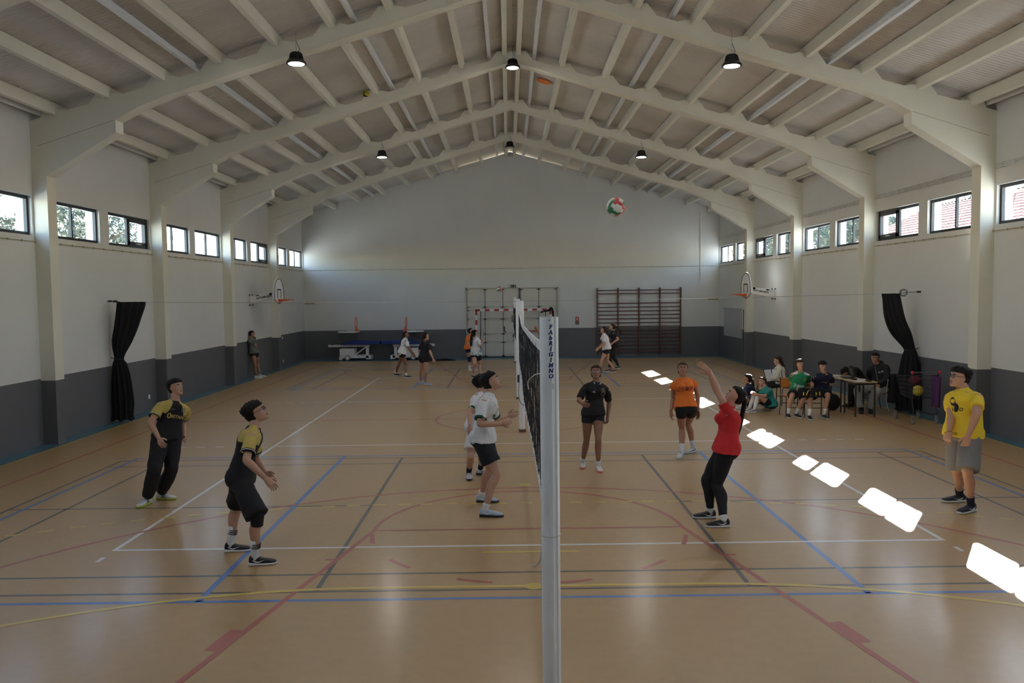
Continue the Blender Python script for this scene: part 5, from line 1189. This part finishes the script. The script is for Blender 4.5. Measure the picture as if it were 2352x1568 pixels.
person('P2', 'boy with glasses in black and gold jersey, black shorts and striped white socks', skin='light', vox=N, build=1.02,
    shirt=dict(m=[c_black, c_gold], paint=gold_sleeves, cuff=c_black, cuff2=l_white, sl=.72, name='jersey', flare=.03, texts=[('PRET', .030, .00, .88, 'back', l_grey), ('0', .05, .02, .60, 'front', l_gold)]),
    bottom=dict(kind='shorts', m=c_black, len=.98, r=.060, pad=True, wr=.012, g=.016), hair=dict(c='dark', vol=1.16, rough=.08, fringe=.20), glasses=(.02, .02, .03),
    socks=dict(m=sk_w, h=.42, st=l_black), shoes=dict(m=sh_b, sole=so_w, lace=l_black, mark=l_white), curl=(.6, .6), group=G)
person('P3', 'boy in white jersey with green cuffs and black shorts looking up with both forearms forward', skin='light', vox=N,
    shirt=dict(m=c_white, cuff=c_green, sl=.80, name='jersey', flare=.05, wr=.013, collar=None, texts=[('0', .05, -.02, .52, 'front', l_green, dict(bold=.003)), ('BET', .045, .03, .52, 'front', l_green, dict(bold=.003)), (swoosh, 1, -.03, .78, 'front', l_black, dict(name='chest_mark')), ('Z', .03, -.04, .88, 'right', l_green)]),
    bottom=dict(kind='shorts', m=c_black, len=.66, r=.062, g=.016), hair=dict(c='dark', vol=1.12, rough=.06, fringe=.22), socks=dict(m=sk_w, h=.16), shoes=dict(m=sh_bl, sole=so_k, lace=l_white, mark=l_white), curl=(.45, .45), group=G)
person('P4', 'boy in white jersey and white shorts with navy socks partly hidden behind another boy', skin='light', vox=N,
    shirt=dict(m=c_white, cuff=c_green, sl=.7, name='jersey', flare=.04, wr=.012), bottom=dict(kind='shorts', m=c_white, len=.75, r=.062, g=.016), hair=dict(c='dark', vol=1.1, rough=.06),
    socks=dict(m=sk_n, h=.32), shoes=dict(m=sh_w, sole=so_k, lace=l_white, mark=l_black, mk='stripes'), group=G)
person('P5', 'girl with glasses in black jersey with white V collar and short black shorts', skin='brown', female=True, vox=N,
    shirt=dict(m=c_black, sl=.82, name='jersey', collar=c_white, vneck=True, flare=.02, texts=[(tri, 1, -.042, .72, 'front', l_white, dict(name='chest_mark')), (crest, 1, .052, .68, 'front', mat('crest print', (.5, .42, .38), .6), dict(name='crest')), ('***', .03, .052, .80, 'front', l_gold), ('=^=', .03, .052, .76, 'front', l_gold)]),
    bottom=dict(kind='shorts', m=c_black, len=.32, g=.006), hair=dict(c='brown', vol=1.1, rough=.06, back=True, tie=True), glasses=(.35, .35, .38), socks=dict(m=sk_w, h=.15), shoes=dict(m=sh_w, sole=so_p, lace=l_grey), curl=(1.2, 1.1), group=G)
person('P6', 'girl in orange sleeveless top and short black shorts right of the net', skin='tan', female=True, vox=N,
    shirt=dict(m=c_orange, sl=.28, flare=.05, wr=.010, t0=.02, texts=[('BORN IN THE', .024, -.005, .70, 'front', mat('maroon print', (.12, .02, .04), .6), dict(bold=.001)), ('CHAMPION', .032, 0, .63, 'front', mat('maroon print', (.12, .02, .04), .6), dict(bold=.002))]),
    bottom=dict(kind='shorts', m=c_black, len=.2, g=.004), hair=dict(c='auburn', vol=1.0, rough=.03, back=True, tie=True), socks=dict(m=sk_w, h=.30), shoes=dict(m=sh_w, sole=so_w, lace=l_grey, mark=l_grey), curl=(.5, .6), group=G)
person('P7', 'girl in red shirt and black leggings stretching both arms up to the ball', skin='light', female=True, vox=N, build=1.06,
    shirt=dict(m=c_red, sl=.45, flare=.05, wr=.013, texts=[('es', .05, .0, .62, 'front', l_white, dict(bold=.001, ang=-40)), ('/', .05, -.02, .78, 'front', l_white, dict(ang=-40)), ('i', .04, 0, .46, 'front', l_white, dict(ang=-40))]), bottom=dict(kind='leggings', m=c_black),
    hair=dict(c='dark', vol=1.0, rough=.015, back=True, tie=True, long=1, world=[(0, .03, .04), (0, .0, .22), (0, -.03, .38), (0, -.06, .50)], w=.20, flat=.7), shoes=dict(m=sh_b, sole=so_w, lace=l_black, mark=l_white), socks=dict(m=sk_w, h=.10), curl=(.15, .2), group=G,
    extra=lambda root, J, d: MB().tube([J['wrL']+V((.027*math.cos(2*PI*i/16), .01*math.sin(2*PI*i/16), .027*math.sin(2*PI*i/16))) for i in range(16)], .003, 5, closed=True).build('bracelet', l_white, root))
person('P8', 'boy with glasses in yellow t-shirt and grey shorts standing at the right', skin='light', vox=N, build=1.18,
    shirt=dict(m=c_yellow, sl=.66, flare=.02, wr=.006, belly=.02, texts=[((disc(.020, 18, -.012, .022, .030)+disc(.016, 18, .012, -.018, .030), [tuple(range(18)), tuple(range(18, 36))]), 1, .0, .66, 'front', l_black, dict(name='chest_print')), ('u4o', .05, .02, .58, 'front', l_black), ('WYNETAS', .022, -.01, .045, 'front', l_black)]),
    bottom=dict(kind='shorts', m=c_grey, len=.96, r=.055, g=.014), hair=dict(c='dark', vol=1.14, rough=.07), glasses=(.02, .03, .06), socks=dict(m=sk_n, h=.24), shoes=dict(m=sh_n, sole=so_w, lace=sh_n, mark=l_white), curl=(1.3, 1.0), group=G,
    extra=lambda root, J, d: MB().tube([J['shL'].lerp(J['elL'], .45)+V((.012*math.cos(2*PI*i/14), -.072, .012*math.sin(2*PI*i/14))) for i in range(14)], .004, 5, closed=True).build('sleeve_mark', l_black, root))
F = .011
G2 = 'players at the back of the hall'
person('P9', 'girl in white t-shirt and black shorts bending forward before the folded carts', skin='brown', female=True, vox=F, shirt=dict(m=c_white, sl=.8, flare=.12, wr=.01), bottom=dict(kind='shorts', m=c_black, len=.3, g=.006),
    hair=dict(c='brown', back=True, long=1, world=[(0, .06, .1), (0, .10, .25), (0, .12, .38)], w=.18, tie=True), socks=dict(m=sk_w, h=.15), shoes=dict(m=sh_b, sole=so_w), group=G2)
person('P10', 'girl in black t-shirt and black shorts seen from behind near the back net', skin='light', female=True, vox=F, shirt=dict(m=c_black, sl=.8, flare=.04), bottom=dict(kind='shorts', m=c_black, len=.34, g=.012),
    hair=dict(c='brown', back=True, long=1, world=[(0, .05, .1), (0, .07, .25), (0, .07, .38)], w=.24), shoes=dict(m=mat('pale lilac shoe', (.45, .48, .60), .5), sole=so_w), group=G2)
person('P11', 'girl in orange shirt with navy knee pads standing behind a long haired girl', skin='light', female=True, vox=F, shirt=dict(m=c_orange, sl=.9, flare=.04), bottom=dict(kind='shorts', m=c_navy, len=.3, g=.008),
    hair=dict(c='dark', back=True, tie=True), socks=dict(m=sk_w, h=.3), shoes=dict(m=sh_w, sole=so_w), group=G2,
    extra=lambda root, J, d: [MB().tube([J['hip'+s].lerp(J['kn'+s], .82), J['kn'+s], J['kn'+s].lerp(J['an'+s], .4)], [.068, .068, .060], 14).build('knee_pad', c_navy, root, smooth=True) for s in 'LR'])
person('P12', 'girl with long dark hair in white patterned t-shirt and black shorts seen from behind', skin='light', female=True, vox=F, build=1.04, shirt=dict(m=[c_white, C('teal print cloth', (.10, .30, .32))], sl=.85, flare=.05, paint=lambda c, J, d: 1 if ((c-d['pel']).dot(d['up']) < .12 and noise.noise(c*22) > .12) or (noise.noise(c*28) > .2 and abs((c-d['neck']).dot(d['lat'])) > .17) else 0),
    bottom=dict(kind='shorts', m=c_black, len=.42, g=.016), hair=dict(c='dark', long=1, world=[(0, .05, .1), (0, .08, .25), (0, .10, .42)], w=.34, back=True), socks=dict(m=sk_w, h=.08), shoes=dict(m=sh_b, sole=so_w), group=G2)
person('P13', 'girl in white t-shirt and black shorts running before the wall bars', skin='light', female=True, vox=F, shirt=dict(m=c_white, sl=.75, flare=.08), bottom=dict(kind='shorts', m=c_black, len=.4, g=.01),
    hair=dict(c='brown', back=True, long=1, world=[(0, .06, .06), (0, .08, .18), (0, .06, .30)], w=.20, tie=True), shoes=dict(m=mat('brown shoe', (.15, .07, .05), .5), sole=so_w), group=G2, curl=(1.2, 1.2))
person('P14', 'girl in black top and black trousers with flying long hair before the wall bars', skin='light', female=True, vox=F, shirt=dict(m=c_black, sl=.7, flare=.03), bottom=dict(kind='leggings', m=c_black),
    hair=dict(c='brown', back=True, long=1, world=[(0, .08, .02), (0, .18, .10), (0, .25, .24)], w=.22, tie=True), shoes=dict(m=sh_b, sole=so_w, mark=l_white), group=G2, curl=(1.2, 1.2))
person('P15', 'girl in grey t-shirt leaning back on the left wall with a hand at her mouth', skin='tan', female=True, vox=F, shirt=dict(m=c_olive, sl=.75, flare=.05, t0=-.02), bottom=dict(kind='shorts', m=c_black, len=.34, g=.012),
    hair=dict(c='dark', back=True, tie=True), shoes=dict(m=sh_w, sole=so_w), group=G2, curl=(.8, 1.2))
person('P23', 'person with raised hand and yellow sleeve hidden behind the near post', skin='tan', vox=F, shirt=dict(m=[c_black, c_gold], paint=gold_sleeves, sl=.8), bottom=dict(kind='shorts', m=c_black, len=.9), hair=dict(c='dark'), shoes=dict(m=sh_b, sole=so_w), socks=dict(m=sk_w, h=.3), group=G2, curl=(.7, .7))
G3 = 'pupils sitting beside the court on the right'
S_ = .0095
person('P16', 'girl with straight black hair in navy hoodie sitting on the floor with her back turned', skin='tan', female=True, vox=S_, shirt=dict(m=c_navy, fore=.95, name='hoodie', wr=.012, g=.022, texts=[('VIC', .05, -.02, .35, 'left', l_white, dict(shear=.3))]), bottom=dict(kind='shorts', m=c_navy, len=.5),
    hair=dict(c='dark', long=1, world=[(0, .05, .1), (0, .06, .25), (0, .05, .40)], w=.36, back=True), shoes=dict(m=sh_w, sole=so_w), group=G3)
person('P17', 'girl in teal t-shirt with long white socks sitting on the floor, hand to her forehead', skin='light', female=True, vox=S_, shirt=dict(m=c_teal, sl=.75, flare=.04, wr=.010), bottom=dict(kind='shorts', m=c_black, len=.45, g=.008),
    hair=dict(c='auburn', back=True, tie=True), socks=dict(m=sk_w, h=.82), shoes=dict(m=mat('grey pink shoe', (.42, .38, .39), .5), sole=so_w), group=G3, curl=(.5, 1.3))
person('P18', 'girl with long brown hair in cream sweater sitting on a chair and reading a binder', skin='light', female=True, vox=S_, shirt=dict(m=c_cream, fore=.9, name='sweater', g=.024, wr=.010), bottom=dict(kind='pants', m=c_black),
    hair=dict(c='brown', long=1, world=[(0, .05, .1), (0, .10, .25), (0, .12, .42)], w=.38, back=True), shoes=dict(m=sh_b, sole=so_w), group=G3)
emer = lambda c, J, d: 1 if ((c-d['neck']).dot(d['up']) > -.055 and abs((c-d['neck']).dot(d['lat'])) > .065 and (c-d['neck']).dot(d['up'])+.35*abs((c-d['neck']).dot(d['lat'])) > .0) or any((c-J['sh'+s].lerp(J['el'+s], .66)).length < .058 and (c-J['sh'+s]).dot((J['el'+s]-J['sh'+s]).normalized()) > .17 for s in 'LR') else 0
person('P19', 'boy with sunlit hair in green jersey with white shoulder stripes sitting on a chair', skin='light', vox=S_, shirt=dict(m=[c_emerald, c_white], paint=emer, sl=.75, name='jersey', texts=[('Zdmo', .055, -.01, .38, 'front', l_white, dict(bold=.001)), (ringc, 1, .05, .70, 'front', l_yel, dict(name='crest'))]),
    bottom=dict(kind='shorts', m=c_black, len=.75, r=.06, g=.015), hair=dict(c='auburn', vol=1.12, rough=.07), socks=dict(m=sk_w, h=.30), shoes=dict(m=sh_b, sole=so_w, lace=l_black), group=G3)
puma = ([(-.05, .0), (-.03, .016), (.02, .0), (.045, .03), (.05, .028), (.028, -.008), (.03, -.035), (.02, -.03), (.01, -.012), (-.03, .004), (-.048, -.006)], [(0,1,9,10), (1,2,8,9), (2,3,4,5), (2,5,6,7), (2,7,8)])
person('P20', 'boy in navy t-shirt with grey cat outline sitting on a chair beside the table', skin='light', vox=S_, shirt=dict(m=c_navy, sl=.75, texts=[(puma, 1, .0, .60, 'front', l_grey, dict(name='chest_print'))]),
    bottom=dict(kind='shorts', m=c_black, len=.75, r=.06, g=.015), hair=dict(c='dark', vol=1.14, rough=.08), socks=dict(m=sk_w, h=.30), shoes=dict(m=sh_b, sole=so_w, lace=l_black), group=G3)
person('P21', 'person in black jacket bent low over the laptop on the school table', skin='tan', vox=S_, build=1.05, shirt=dict(m=c_black, fore=.95, name='jacket', g=.03, wr=.012), bottom=dict(kind='pants', m=c_black), hair=dict(c='dark', vol=1.08), shoes=dict(m=sh_b, sole=so_k), group=G3)
def hood(root, J, d):
    n, up, lat, f, H = d['neck'], d['up'], d['lat'], d['fwd'], d['H']
    MB().tube([n+up*.010*H+lat*.052*H*math.cos(2*PI*i/20)+f*(.050*H*math.sin(2*PI*i/20)-.02*H)-up*.02*H*math.sin(2*PI*i/20) for i in range(20)], .020*H, 8, closed=True).build('hood', c_black, root, smooth=True)
    MB().tube([n-up*.01*H+f*.075*H, d['pel']+up*d['tl']*.35+f*.098*H], .003, 5).build('zip', M_steel, root)
person('P22', 'man in black zipped hoodie and light grey trousers sitting right of the table', skin='tan', vox=S_, shirt=dict(m=c_black, fore=.97, name='hoodie', g=.028, wr=.012, texts=[('ELTE', .03, .05, .68, 'front', l_white)]), bottom=dict(kind='pants', m=c_ltgrey), hair=dict(c='dark', vol=1.0, rough=.02, fringe=.28),
    socks=dict(m=sk_n, h=.2), shoes=dict(m=sh_b, sole=so_k), extra=hood, group=G3)
